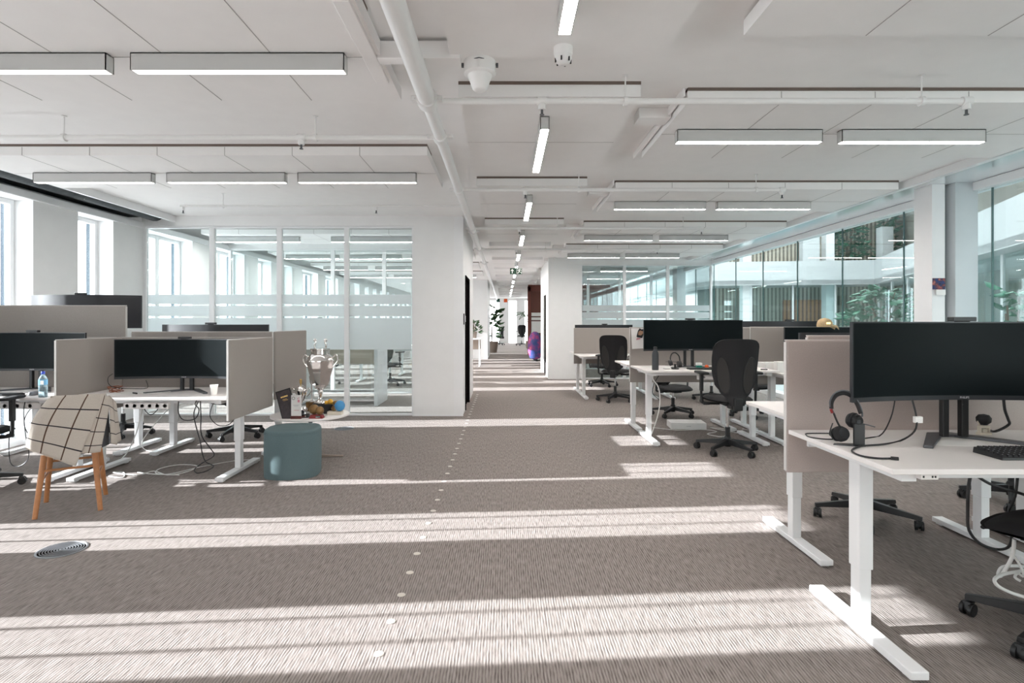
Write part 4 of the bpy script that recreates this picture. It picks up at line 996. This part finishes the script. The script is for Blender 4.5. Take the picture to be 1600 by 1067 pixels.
# small black trophy, red one, ball trophies
X0, Y0, _ = P(477, 0, 5.70)
t = thing('small_trophy', 'small silver ball trophy on a black block between plaque and red base', 'trophy', (X0, Y0, TZ))
MB().box(-.035, .035, -.03, .03, 0, .035).build('base', 'black', t, smooth=False, bevel=.003); MB().box(-.018, .018, -.033, -.03, .01, .025).build('name_plate', 'silver', t, smooth=False)
MB().lathe([(.012, .035), (.008, .06), (.02, .07), (.024, .09), (.001, .11)], seg=14).build('figure', 'silver', t)
X0, Y0, _ = P(495, 0, 5.66)
t = thing('small_trophy', 'bronze lion like trophy on a bright red sloping base', 'trophy', (X0, Y0, TZ))
MB().hexa([(-.07, -.04, 0), (.07, -.04, 0), (.07, .04, 0), (-.07, .04, 0)], [(-.055, -.028, .035), (.055, -.028, .035), (.055, .035, .035), (-.055, .035, .035)]).build('base', 'red', t, smooth=False, bevel=.002)
MB().box(-.0, .045, -.037, -.033, .008, .026).build('name_plate', 'silver', t, smooth=False)
MB().ball((-.035, .02, .085), .05).ball((.03, .0, .075), .042).build('figure', 'bronze', t)
X0, Y0, _ = P(524, 0, 5.88)
t = thing('ball_trophy', 'blue ball trophy with bronze player on a cream base', 'trophy', (X0, Y0, TZ))
MB().box(-.075, .075, -.04, .035, 0, .035).build('base', 'cream', t, smooth=False, bevel=.003)
MB().ball((.045, .0, .09), .055, 18, 12).build('blue_ball', 'ballblue', t)
MB().ball((-.01, -.01, .065), .03).ball((0, 0, .12), .026).build('player', 'bronze', t)
X0, Y0, _ = P(513, 0, 6.0)
t = thing('ball_trophy', 'black block trophy with yellow top at the foot of the tall cup', 'trophy', (X0 + .03, Y0 - .06, TZ))
MB().box(-.05, .045, -.03, .03, 0, .10).build('base', 'black', t, smooth=False, bevel=.003)
MB().ball((-.03, 0, .115), .022).ball((.01, 0, .125), .028).ball((.035, 0, .11), .02).build('figure', 'yellow', t)

# ------------------------------------------------------------------ small things on the desks
def zt(x, y, z): return (x, y, z)
t = thing('water_bottle', 'clear plastic water bottle with blue cap on the window desk', 'bottle', (-4.08, 4.975, .755))
MB().lathe([(.030, 0), (.033, .006), (.033, .05), (.031, .055), (.033, .06), (.033, .11), (.031, .115), (.033, .12), (.032, .165), (.018, .195), (.0125, .20), (.0125, .215), (.001, .215)], seg=24).build('body', 'water', t)
MB().lathe([(.0332, .11), (.0336, .112), (.0336, .155), (.0332, .157)], seg=24).build('label_wrap', 'cyanb', t)
MB().box(.002, .03, -.0345, -.030, .115, .15).build('white_patch', 'paper', t)
MB().lathe([(.0145, .205), (.0145, .226), (.013, .228), (.001, .228)], seg=20).build('cap', 'blue', t)
tag(MB().lathe([(.024, 0), (.034, .088), (.036, .09), (.033, .09), (.023, .003), (.001, .003)], (0, 0, 0), 24).build('paper_cup', 'cup', loc=(-2.665, 5.16, .755)), 'white paper cup on the near left desk in front of the monitor', 'cup')
pp = MB(); pp.m = Matrix.Translation((-3.55, 5.22, .7555)) @ Matrix.Rotation(.3, 4, 'Z'); pp.box(-.15, .15, -.105, .105, 0, .002)
tag(pp.build('paper_sheet', 'paper', smooth=False), 'white sheet of paper lying left on the near left desk', 'paper')
pp = MB(); pp.m = Matrix.Translation((-3.35, 5.32, .758)) @ Matrix.Rotation(-.5, 4, 'Z'); pp.box(-.15, .15, -.105, .105, 0, .002)
tag(pp.build('paper_sheet', 'paper', smooth=False), 'second sheet of paper under the marker pen', 'paper')
tag(MB().cyl((-3.42, 5.18, .768), (-3.36, 5.14, .768), .007, seg=12).build('marker_pen', 'black'), 'short black marker pen lying on the loose papers', 'pen')
cc = MB()
for k in range(5): cc.tube([(-3.72 + .05 * math.cos(a) + .01 * k, 5.35 + .04 * math.sin(a), .775 + .03 * math.sin(a * .5 + k) + .004 * k) for a in [i * PI / 5 for i in range(11)]], .004)
tag(cc.build('cable_bundle', 'copper'), 'coiled copper brown cable bundle against the grey side screen', 'cable')
t = thing('keyboard', 'dark keyboard on the window desk left of the water bottle', 'keyboard', (-4.62, 5.10, .755)); MB().box(-.22, .22, -.065, .065, 0, .015).build('case', 'black', t, bevel=.003, smooth=False)
MB().box(-.21, .21, -.055, .055, .015, .019).build('key_block', 'bezel', t, smooth=False)
tag(MB().lathe([(.032, 0), (.036, .01), (.03, .03), (.001, .037)], (0, 0, 0), 20, 1, 1.6).build('computer_mouse', 'stand', loc=(-4.28, 5.12, .755)), 'grey computer mouse beside the blue capped water bottle', 'mouse')
# leaf at left edge
t = thing('potted_plant', 'plant with a big dark green leaf poking in at the left edge', 'plant', (-4.78, 4.98, .755))
MB().lathe([(.04, 0), (.055, .08), (.05, .08), (.048, .07), (.001, .07)], seg=20).build('pot', 'cup', t)
lf = MB()
def leaf(c, d, L, W, lift):
    d = Vector(d).normalized(); s_ = d.cross(Vector((0, 0, 1))).normalized()
    lf.grid(lambda u, v: tuple(Vector(c) + d * L * v + s_ * (u - .5) * 2 * W * math.sin(PI * min(1, v * .97 + .02)) ** .7 + Vector((0, 0, lift * v - .25 * L * v * v + .05 * abs(u - .5)))), 8, 12)
leaf((0, 0, .10), (1, -.1, 0), .27, .075, .16); leaf((0, 0, .1), (.7, .5, 0), .2, .05, .03); leaf((0, 0, .1), (-.5, .6, 0), .25, .07, .15); leaf((0, 0, .1), (.2, -.9, 0), .18, .06, .18)
lf.build('foliage', 'leaf', t, solid=.002); MB().cyl((0, 0, .06), (0, 0, .11), .005).build('stem', 'leaf', t)

# middle desk objects
t = thing('steel_bottle', 'dark grey steel flask on the left of the middle right desk', 'bottle', (1.735, 6.50, .866))
MB().lathe([(.036, 0), (.038, .006), (.038, .17), (.034, .20), (.021, .232), (.019, .245)], seg=28).build('body', 'bottle', t)
MB().lathe([(.021, .245), (.022, .262), (.019, .268), (.001, .268)], seg=24).build('cap', 'black', t)
hs = thing('headset', 'black headset on a stand behind the grey flask', 'headset', (2.00, 6.62, .866))
MB().tube([(-.05, .0, .08), (-.055, 0, .14), (-.03, .01, .185), (.01, .01, .19), (.05, .01, .15), (.06, .01, .09)], .007).build('headband', 'black', hs)
MB().cyl((-.07, .0, .07), (-.04, 0, .08), .035, seg=20).build('ear_cushion', 'black', hs)
MB().cyl((.03, 0, .055), (.07, 0, .06), .038, seg=20).build('ear_cushion', 'black', hs)
MB().lathe([(.045, 0), (.045, .01), (.001, .012)], seg=20).cyl((0, 0, .01), (0, 0, .06), .012).build('stand', 'black', hs)
t = thing('keyboard', 'black keyboard on the middle right desk in front of the monitor', 'keyboard', (2.36, 6.58, .866)); MB().box(-.22, .22, -.065, .065, 0, .015).build('case', 'black', t, smooth=False, bevel=.003)
MB().box(-.21, .21, -.055, .055, .015, .019).build('key_block', 'bezel', t, smooth=False)
t = thing('storage_tub', 'small white and teal tub on the middle right desk', 'tub', (2.30, 6.68, .866)); MB().box(-.03, .03, -.03, .03, 0, .04).build('teal_base', 'tealp', t, smooth=False, bevel=.004); MB().box(-.031, .031, -.031, .031, .04, .07).build('white_lid', 'paper', t, smooth=False, bevel=.004)
tag(MB().ball((0, 0, .022), .024, 16, 10, .9).build('tangerine', 'orange', loc=(2.40, 6.70, .868)), 'small orange tangerine beside the teal tub', 'fruit')
tag(MB().ball((0, 0, .012), .05, 16, 8, .3).build('crumpled_tissue', 'paper', loc=(1.90, 6.60, .866)), 'crumpled white tissue beside the grey flask', 'tissue')
t = thing('cardboard_box', 'wider white box on the desk right of the middle chair', 'box', (3.14 + .16, 6.82, .83)); MB().box(-.20, .26, -.13, .13, 0, .10).build('carton', 'paper', t, smooth=False, bevel=.003); MB().box(-.22, .0, -.14, -.13, .085, .11).build('lid', 'paper', t, smooth=False)
t = thing('cardboard_box', 'white box stacked in front of the wider one', 'box', (3.30, 6.62, .83)); MB().box(-.12, .25, -.05, .05, 0, .125).build('carton', 'cup', t, smooth=False, bevel=.003); MB().box(-.06, .12, -.052, -.05, .10, .12).build('label_strip', 'paper', t, smooth=False)
tag(MB().cyl((2.96, 6.52, .872), (3.03, 6.50, .872), .006, seg=8).build('pen', 'black'), 'short black pen lying near the white boxes', 'pen')
tag(MB().cyl((3.30, 6.46, .836), (3.50, 6.44, .836), .005, seg=8).build('pen', 'black'), 'thin dark stylus lying in front of the white boxes', 'pen')
t = thing('laptop_box', 'flat white box lying on the carpet under the middle right desk', 'box', (2.44, 7.58, 0), -.08); MB().box(-.23, .23, -.14, .14, 0, .085).build('carton', 'paper', t, smooth=False, bevel=.005)
MB().box(-.03, .03, -.1405, -.14, .038, .044).build('grey_mark', 'logo', t, smooth=False)
# poster on the middle screen
t = thing('poster', 'white drawing sheet with a bearded face sticker pinned to the middle desk screen', 'poster', (1.60, 7.178, 0))
pm = MB(); pm.prism([(.02, 1.075), (.36, 1.095), (.36, 1.345), (.005, 1.34)], 0, .003, lambda p: (p[0], -p[2], p[1])); pm.build('sheet', 'paper', t, smooth=False)
st = MB(); st.prism([(.075, 1.235), (.085, 1.225), (.145, 1.215), (.152, 1.225), (.175, 1.30), (.17, 1.325), (.155, 1.33), (.14, 1.325), (.115, 1.34), (.095, 1.31)], .004, .007, lambda p: (p[0], -p[2], p[1])); st.build('face_sticker', 'black', t, smooth=False)
st = MB(); st.prism([(.095, 1.255), (.13, 1.248), (.155, 1.27), (.158, 1.30), (.12, 1.312), (.10, 1.295)], .0075, .009, lambda p: (p[0], -p[2], p[1])); st.build('face_patch', 'skin', t, smooth=False)
st = MB(); st.prism([(.07, 1.19), (.12, 1.20), (.13, 1.215), (.08, 1.215)], .004, .005, lambda p: (p[0], -p[2], p[1])); st.build('pink_blot', 'pink', t, smooth=False)
st = MB(); st.prism([(.16, 1.11), (.21, 1.10), (.23, 1.13), (.19, 1.155)], .004, .005, lambda p: (p[0], -p[2], p[1])); st.build('teal_blot', 'ballblue', t, smooth=False)
st = MB(); st.tube([(.20 + .022 * math.cos(k * PI / 6), -.005, 1.235 + .03 * math.sin(k * PI / 6)) for k in range(13)], .004, 5, 1); st.build('red_circle', 'orange', t)

# cap on monitor
t = thing('baseball_cap', 'tan baseball cap resting on top of a dark monitor', 'cap', (3.86, 6.80, 1.36), -.1)
cp = MB(); cp.lathe([(.085, 0), (.088, .02), (.083, .055), (.065, .085), (.035, .102), (.001, .106)], seg=28); cp.build('crown', 'tan', t)
br = MB(); br.grid(lambda u, v: (.075 * 0 + (.05 + .11 * v) * 1.0 + (.06 * (1 - v)) * math.cos((u - .5) * PI) - .02, (u - .5) * 2 * (.082 - .03 * v * v), .012 + .012 * math.sin(v * PI) - .045 * ((u - .5) * 2) ** 2 * v), 12, 8); br.build('brim', 'tan', t, solid=.005)
MB().lathe([(.009, 0), (.007, .005), (.001, .006)], (0, 0, .105), 10).build('button', 'tan', t)
MB().box(-.025, .03, -.092, -.078, .03, .06).build('badge', 'gold', t, smooth=False, bevel=.004)

# right foreground desk items ------------------------------------------------
Z = .85
X0, Y0, _ = P(1343, 698, 2.55)
def Q(px, py, z=Z): Y = (1.42 - z) * 880 / (py - 503); return ((px - 789) * Y / 880, Y, z)
hp = Q(1341, 697)
t = thing('headset', 'large black headset with red band detail on the foreground desk', 'headset', (hp[0], hp[1], Z)); t.scale = (.9, .9, .9)
s_ = MB().box(-.028, .028, -.012, .0, 0, .115).box(-.012, .012, -.006, .004, .10, .135); s_.build('charging_stand', 'black', t, smooth=False, bevel=.003)
MB().prism([(-.11, .03), (-.09, .055), (.03, .05), (.03, -.012), (-.028, -.012)], 0, .004).build('stand_foot', 'stand', t, smooth=False)
band = [(-.105, .02, .15), (-.125, .03, .20), (-.12, .035, .235), (-.095, .035, .268), (-.055, .03, .28), (-.02, .02, .265), (.005, .01, .225), (.018, .0, .18), (.02, 0, .15)]
MB().tube(band, .0045, 8).build('headband', 'stand', t)
MB().tube([(p[0] * .93 - .003, p[1], p[2] - .014) for p in band[1:-1]], .010, 8).build('band_pad', 'chairfab', t)
MB().tube([(-.116, .026, .165), (-.122, .03, .185)], .008, 8, 1).build('red_detail', 'red', t)
MB().tube([(-.113, .022, .165), (-.09, .02, .11), (-.07, .02, .085)], .005, 8).build('arm', 'black', t)
def cup_(c, d, r, th, nm, m1):
    c = Vector(c); d = Vector(d).normalized()
    e = MB().cyl(c, c + d * th * .5, r, r * .98, 28).cyl(c + d * th * .5, c + d * th, r * .98, r * .75, 28); e.build(nm, m1, t)
cup_((-.075, .035, .055), (.2, -1, .35), .040, .035, 'ear_cushion', 'chairfab')
cup_((-.077, .05, .05), (-.2, 1, -.35), .036, .018, 'ear_cup', 'black')
cup_((.0, .03, .125), (-.4, .8, .1), .040, .03, 'ear_cushion', 'chairfab')
cup_((.006, .028, .122), (.35, -1, -.05), .036, .02, 'ear_cup', 'black')
MB().tube([(.02, -.004, .115), (.06, -.002, .105), (.085, 0, .098)], .003).build('microphone', 'stand', t)
tag(MB().tube([(hp[0] - .10, hp[1] + .03, Z + .10), (hp[0] - .115, hp[1] + .03, Z + .05), Q(1301, 682, Z + .003), Q(1308, 688, Z + .003), Q(1318, 686, Z + .003), Q(1290, 686, Z + .003), Q(1266, 683, Z + .003), Q(1259, 679, Z + .003), Q(1264, 677, Z + .003), Q(1305, 677, Z + .003)], .0028).build('headset_cable', 'cable'), 'thin black headset cable looping left of the headset stand', 'cable')
kb = thing('keyboard', 'black keyboard at the right end of the foreground desk', 'keyboard', (2.27, 2.39, Z))
kc = MB().hexa([(-.225, -.075, 0), (.225, -.075, 0), (.225, .075, 0), (-.225, .075, 0)], [(-.222, -.073, .012), (.222, -.073, .012), (.222, .073, .026), (-.222, .073, .026)]).build('case', 'black', kb, smooth=False, bevel=.003)
k1 = MB()
for r in range(6):
    for c in range(19):
        xx = -.212 + c * .0235; yy = -.062 + r * .0222; zz = .0145 + (yy + .075) * .0933
        k1.hexa([(xx - .0095, yy - .009, zz - .003), (xx + .0095, yy - .009, zz - .003), (xx + .0095, yy + .009, zz - .001), (xx - .0095, yy + .009, zz - .001)], [(xx - .0075, yy - .007, zz + .006), (xx + .0075, yy - .007, zz + .006), (xx + .0075, yy + .007, zz + .007), (xx - .0075, yy + .007, zz + .007)])
k1.build('keys', 'blackm', kb, smooth=False)
k2 = MB()
for r in range(6):
    for c in range(19):
        xx = -.212 + c * .0235; yy = -.062 + r * .0222; zz = .0145 + (yy + .075) * .0933 + .0068
        k2.box(xx - .002, xx + .0015, yy, yy + .004, zz, zz + .0004)
k2.build('key_marks', 'logo', kb, smooth=False)
tag(MB().tube([Q(1448, 700, Z + .2) and ((1425 - 789) * 2.62 / 880, 2.62, 1.06), ((1427 - 789) * 2.62 / 880, 2.60, .98), ((1424 - 789) * 2.6 / 880, 2.58, .92), Q(1408, 688, Z + .005), Q(1380, 694, Z + .005), Q(1345, 697, Z + .005), Q(1331, 704, Z + .005), Q(1345, 712, Z + .005), Q(1372, 716, Z + .005), Q(1394, 716, Z + .005)], .0042).tube([Q(1392, 716, Z + .006), Q(1404, 717, Z + .006)], .008, 8, 1).build('usb_cable', 'cable'), 'thick black connector cable curling over the front of the foreground desk', 'cable')
tag(MB().box(1.885, 1.92, 2.585, 2.605, .955, .985).build('cable_tag', 'paper', bevel=.003), 'white tag wrapped round the cable under the foreground monitor', 'tag')
tag(MB().tube([((1399 - 789) * 2.7 / 880, 2.7, 1.06), ((1394 - 789) * 2.7 / 880, 2.7, .98), ((1384 - 789) * 2.74 / 880, 2.74, .90), Q(1374, 681, Z + .003), Q(1363, 683, Z + .003), Q(1349, 685, Z + .003)], .003).build('charging_cable', 'cable'), 'thin black lead dropping from the monitor to the headset stand', 'cable')
tag(MB().tube([((1568 - 789) * 2.7 / 880, 2.7, 1.06), ((1570 - 789) * 2.7 / 880, 2.7, 1.0), ((1581 - 789) * 2.7 / 880, 2.72, .95), ((1576 - 789) * 2.74 / 880, 2.74, .92), ((1555 - 789) * 2.78 / 880, 2.78, .88), Q(1540, 671, Z + .004), Q(1500, 668, Z + .004)], .006).build('monitor_cable', 'cable'), 'thick black cable bending behind the toy on the foreground desk', 'cable')
# wooden animal toy with dark head
X0, Y0, _ = Q(1537, 679)
t = thing('wooden_toy', 'little pale wooden robot toy with a dark cap behind the keyboard', 'toy', (X0, Y0, Z))
MB().box(-.03, .03, -.015, .015, 0, .012).build('base', 'cream', t, smooth=False, bevel=.002)
MB().box(-.026, -.018, -.01, .01, .012, .04).box(.018, .026, -.01, .01, .012, .04).box(-.026, .026, -.01, .01, .034, .045).box(-.012, .012, -.01, .01, .012, .03).build('body', 'cream', t, smooth=False, bevel=.002)
MB().tube([(-.02, 0, .045), (-.03, 0, .07)], .004, 6, 1).tube([(-.008, 0, .045), (-.01, 0, .065)], .004, 6, 1).build('arm', 'cream', t)
MB().lathe([(.015, .05), (.03, .065), (.032, .085), (.022, .10), (.001, .105)], seg=18).build('head', 'blackm', t)
pp = MB(); pp.m = Matrix.Translation((2.12, 2.64, Z + .0005)) @ Matrix.Rotation(-.2, 4, 'Z'); pp.box(-.12, .12, -.06, .06, 0, .001)
tag(pp.build('paper_sheet', 'paper', smooth=False), 'white paper under the stand of the foreground monitor', 'paper')

# cables under desks -----------------------------------------------------------
def cable(label, pts, r=.0045, m_='cable', px=True):
    W = [P(*p) for p in pts] if px else pts
    return tag(MB().tube(W, r).build('power_cable', m_), label, 'cable')
cable('black power cable in a big loop under the near left desk', [(279, 627, 5.0), (279, 645, 5.0), (287, 656, 5.05), (305, 654, 5.05), (311, 640, 5.05), (305, 632, 5.05), (307, 626, 5.0)], .0045)
cable('long black cable twisting from the near left desk down to the carpet', [(310, 627, 5.0), (303, 645, 5.0), (306, 665, 5.05), (313, 690, 5.15), (316, 708, 5.35), (322, 722, 5.55), (334, 728, 5.5), (322, 736, 5.35), (308, 739, 5.28), (304, 733, 5.4), (315, 724, 5.6), (334, 712, 5.5), (330, 702, 5.4), (315, 680, 5.2), (314, 650, 5.05), (313, 627, 5.0)], .0045)
cable('thin black cable hanging beside the side screen of the near left desk', [(333, 630, 5.1), (328, 650, 5.1), (340, 664, 5.1), (356, 664, 5.1), (366, 655, 5.1)], .0035)
cable('thin dark cable swinging under the middle of the near left desk', [(221, 625, 5.2), (226, 640, 5.2), (236, 648, 5.2), (246, 640, 5.2), (252, 627, 5.2)], .0035)
cable('white cable slanting from the near left desk to the floor', [(238, 622, 5.2), (225, 630, 5.3), (215, 670, 5.5), (200, 705, 5.7), (184, 722, 5.70)], .005, 'wcable')
cable('white cable hanging down by the rear left desk leg', [(262, 640, 5.7), (240, 665, 5.9), (222, 690, 6.1), (226, 702, 6.2), (240, 706, 6.15)], .004, 'wcable')
wl_ = [(170, 744, 5.18), (192, 746, 5.14), (193, 738, 5.3), (176, 738, 5.32), (215, 742, 5.22), (240, 736, 5.36), (262, 742, 5.22), (292, 737, 5.33), (308, 728, 5.55), (280, 726, 5.6), (250, 732, 5.45), (245, 740, 5.27), (280, 742, 5.22)]
cable('white extension lead lying in loops on the carpet under the left desks', [(a, b_, 1250 / (b_ - 503) * .997) for a, b_, _ in wl_], .005, 'wcable')
cable('grey lead trailing along the carpet to the side screen leg', [(a, b_, 1250 / (b_ - 503) * .997) for a, b_ in ((215, 738), (260, 741), (310, 730), (365, 720), (395, 718))], .004, 'wcable')
cable('thin grey cable drooping under the window desk at the left edge', [(20, 630, 4.96), (17, 660, 4.96), (14, 690, 4.96), (16, 722, 4.96), (28, 729, 4.96), (42, 720, 4.96), (45, 705, 4.96), (40, 680, 4.96), (37, 645, 4.96), (39, 628, 4.96)], .0035)
cable('short black cable looping below the blanket desk sockets', [(65, 627, 5.0), (52, 634, 5.0), (40, 650, 5.0), (38, 665, 5.0), (46, 682, 5.0)], .0035)
cable('thin black cable arching left of the near left monitor', [(176, 584, 5.25), (169, 590, 5.25), (170, 600, 5.25), (180, 605.5, 5.3), (205, 607, 5.28), (230, 606, 5.3), (228, 594, 5.3)], .003)
cable('white cable running down the front leg of the middle right desk', [(1022, 583, 6.45), (1020, 592, 6.45), (1029, 606, 6.45), (1031, 630, 6.45), (1026, 655, 6.45), (1018, 678, 6.45)], .006, 'wcable')
cable('thin dark cable curving under the middle right desk', [(1031, 584, 6.5), (1022, 600, 6.5), (1020, 615, 6.5), (1030, 625, 6.55), (1031, 640, 6.6)], .004)
cable('white cables heaped on the carpet behind the middle chair', [(a, b_, 1250 / (b_ - 503) * .997) for a, b_ in ((1020, 668), (1060, 672), (1095, 671), (1120, 674), (1105, 678), (1130, 682), (1140, 672), (1110, 668), (1150, 676), (1180, 680), (1195, 676), (1160, 670))], .005, 'wcable')
cable('thin dark cable crossing the desktop from the headset to the middle monitor', [(1040, 565, 6.7), (1060, 566, 6.7), (1073, 572, 6.75)], .003)
cable('long black cable hanging under the foreground desk into the carpet loop', [(1516, 744, 2.35), (1513, 765, 2.35), (1512, 800, 2.40), (1514, 828, 2.6), (1530, 848, 2.75), (1555, 858, 2.85), (1575, 855, 2.8), (1581, 838, 2.7), (1575, 820, 2.6)], .0065)
cable('black cable sloping right under the foreground desk edge', [(1527, 744, 2.4), (1545, 755, 2.4), (1570, 764, 2.4), (1598, 772, 2.4), (1625, 785, 2.4)], .006)
cable('white cables gathered in a loose coil under the chair at the right edge', [(1585, 842, 2.6), (1582, 868, 2.62), (1572, 888, 2.65), (1563, 900, 2.68), (1560, 896, 2.7), (1567, 886, 2.7), (1590, 884, 2.7), (1612, 888, 2.7), (1590, 893, 2.66), (1568, 897, 2.64), (1554, 905, 2.60), (1560, 916, 2.60), (1580, 926, 2.60), (1605, 934, 2.58)], .008, 'wcable')
cable('white cable crossing the coil at the right edge', [(1583, 868, 2.64), (1592, 880, 2.64), (1600, 900, 2.64), (1590, 896, 2.66), (1586, 902, 2.64), (1595, 908, 2.62)], .006, 'wcable')
cable('thin black cable falling behind the chair at the right edge', [(1590, 744, 2.7), (1586, 775, 2.7), (1576, 798, 2.7), (1574, 815, 2.72)], .006)

# ------------------------------------------------------------------ corridor far end
t = thing('side_table', 'white side table past the black door on the left of the corridor', 'table', (-1.08, 18.2, 0))
MB().box(-.3, .3, -.35, .35, .86, .90).build('tabletop', 'wmetal', t, smooth=False); 
for sx in (-.26, .26):
    for sy in (-.3, .3): MB().box(sx - .02, sx + .02, sy - .02, sy + .02, 0, .86).build('leg', 'wmetal', t, smooth=False)
MB().box(-.28, .28, -.3, .3, .55, .86).build('drawer_box', 'pot', t, smooth=False)
plant('potted_plant', 'bushy green plant on the white side table in the corridor', (-1.02, 18.1, .90), .55, .22, 50, .16, pot=.13)
plant('fiddle_leaf_fig', 'tall fiddle leaf plant in a taupe pot at the left of the corridor', (-.62, 26.4, 0), 2.3, .45, 60, .42, pot=.32)
t = thing('palm_plant', 'palm with thin arching fronds at the right of the corridor end', 'plant', (1.35, 30.5, 0))
MB().lathe([(.2, 0), (.25, .4), (.2, .4), (.001, .38)], seg=16).build('pot', 'pot', t); pf = MB(); MB().tube([(0, 0, .35), (0, 0, 1.2)], .02).build('stem', 'bark', t)
for k in range(9):
    a = PI * .75 + k * .5; L = .8 + .1 * (k % 3)
    pf.tube([(0, 0, 1.1), (L * .4 * math.cos(a), L * .4 * math.sin(a), 1.75 + .08 * (k % 4)), (L * math.cos(a), L * math.sin(a), 1.55 + .15 * (k % 3))], .012, 5)
    for q in range(8):
        f = .3 + q * .09; c = Vector((L * f * math.cos(a), L * f * math.sin(a), 1.62 + .2 * math.sin(f * 3) + .05 * (k % 4)))
        for s_ in (-1, 1):
            d_ = Vector((math.cos(a + s_ * .8), math.sin(a + s_ * .8), -.3)) * .22; sv = d_.cross(Vector((0, 0, 1))).normalized() * .02
            pf._f([pf.v(c - sv), pf.v(c + sv), pf.v(c + d_)])
pf.build('frond', 'leaf', t, solid=.003)
t = thing('galaxy_print_bag', 'purple and pink galaxy print sack leaning at the right of the corridor', 'bag', (1.08, 20.3, 0))
MB().lathe([(.05, .06), (.18, .12), (.25, .35), (.26, .6), (.22, .85), (.14, 1.02), (.05, 1.07), (.001, 1.07)], (0, 0, 0), 26, 1, .7).build('sack', 'galaxy', t)
MB().cyl((.05, 0, .0), (.05, 0, .1), .05, seg=12).cyl((.3, .1, .05), (-.05, -.1, .05), .02, seg=8).build('foot', 'black', t)
struct(MB().box(.98, 1.12, 24.3, 24.45, 0, 2.95).box(1.0, 5.1, 24.3, 24.4, 2.75, 3.02).build('wall_brown_frame', 'rust', smooth=False))
struct(MB().box(1.12, 5.1, 24.38, 24.44, 0, 2.75).build('wall_brown_slats', 'slat', smooth=False))
g = MB().box(1.14, 4.8, 24.27, 24.28, .95, 1.45).box(1.14, 4.8, 24.27, 24.28, 1.50, 1.62).box(1.14, 4.8, 24.27, 24.28, 1.67, 1.82)
tag(g.build('frosted_band', 'paper', smooth=False), 'pale frosted band across the red brown slatted wall', 'film')
for x_, m_, lab in ((-.43, 'dgreen', 'small dark green square hanging in front of the end windows'), (.04, 'orange', 'small orange square hanging in front of the end windows')):
    t = thing('hanging_square', lab, 'sign', (x_, 35.5, 2.66)); MB().box(-.11, .11, -.01, .01, 0, .22).build('panel', m_, t, smooth=False); MB().cyl((0, 0, .22), (0, 0, .36), .004, seg=6).build('cord', 'wcable', t)
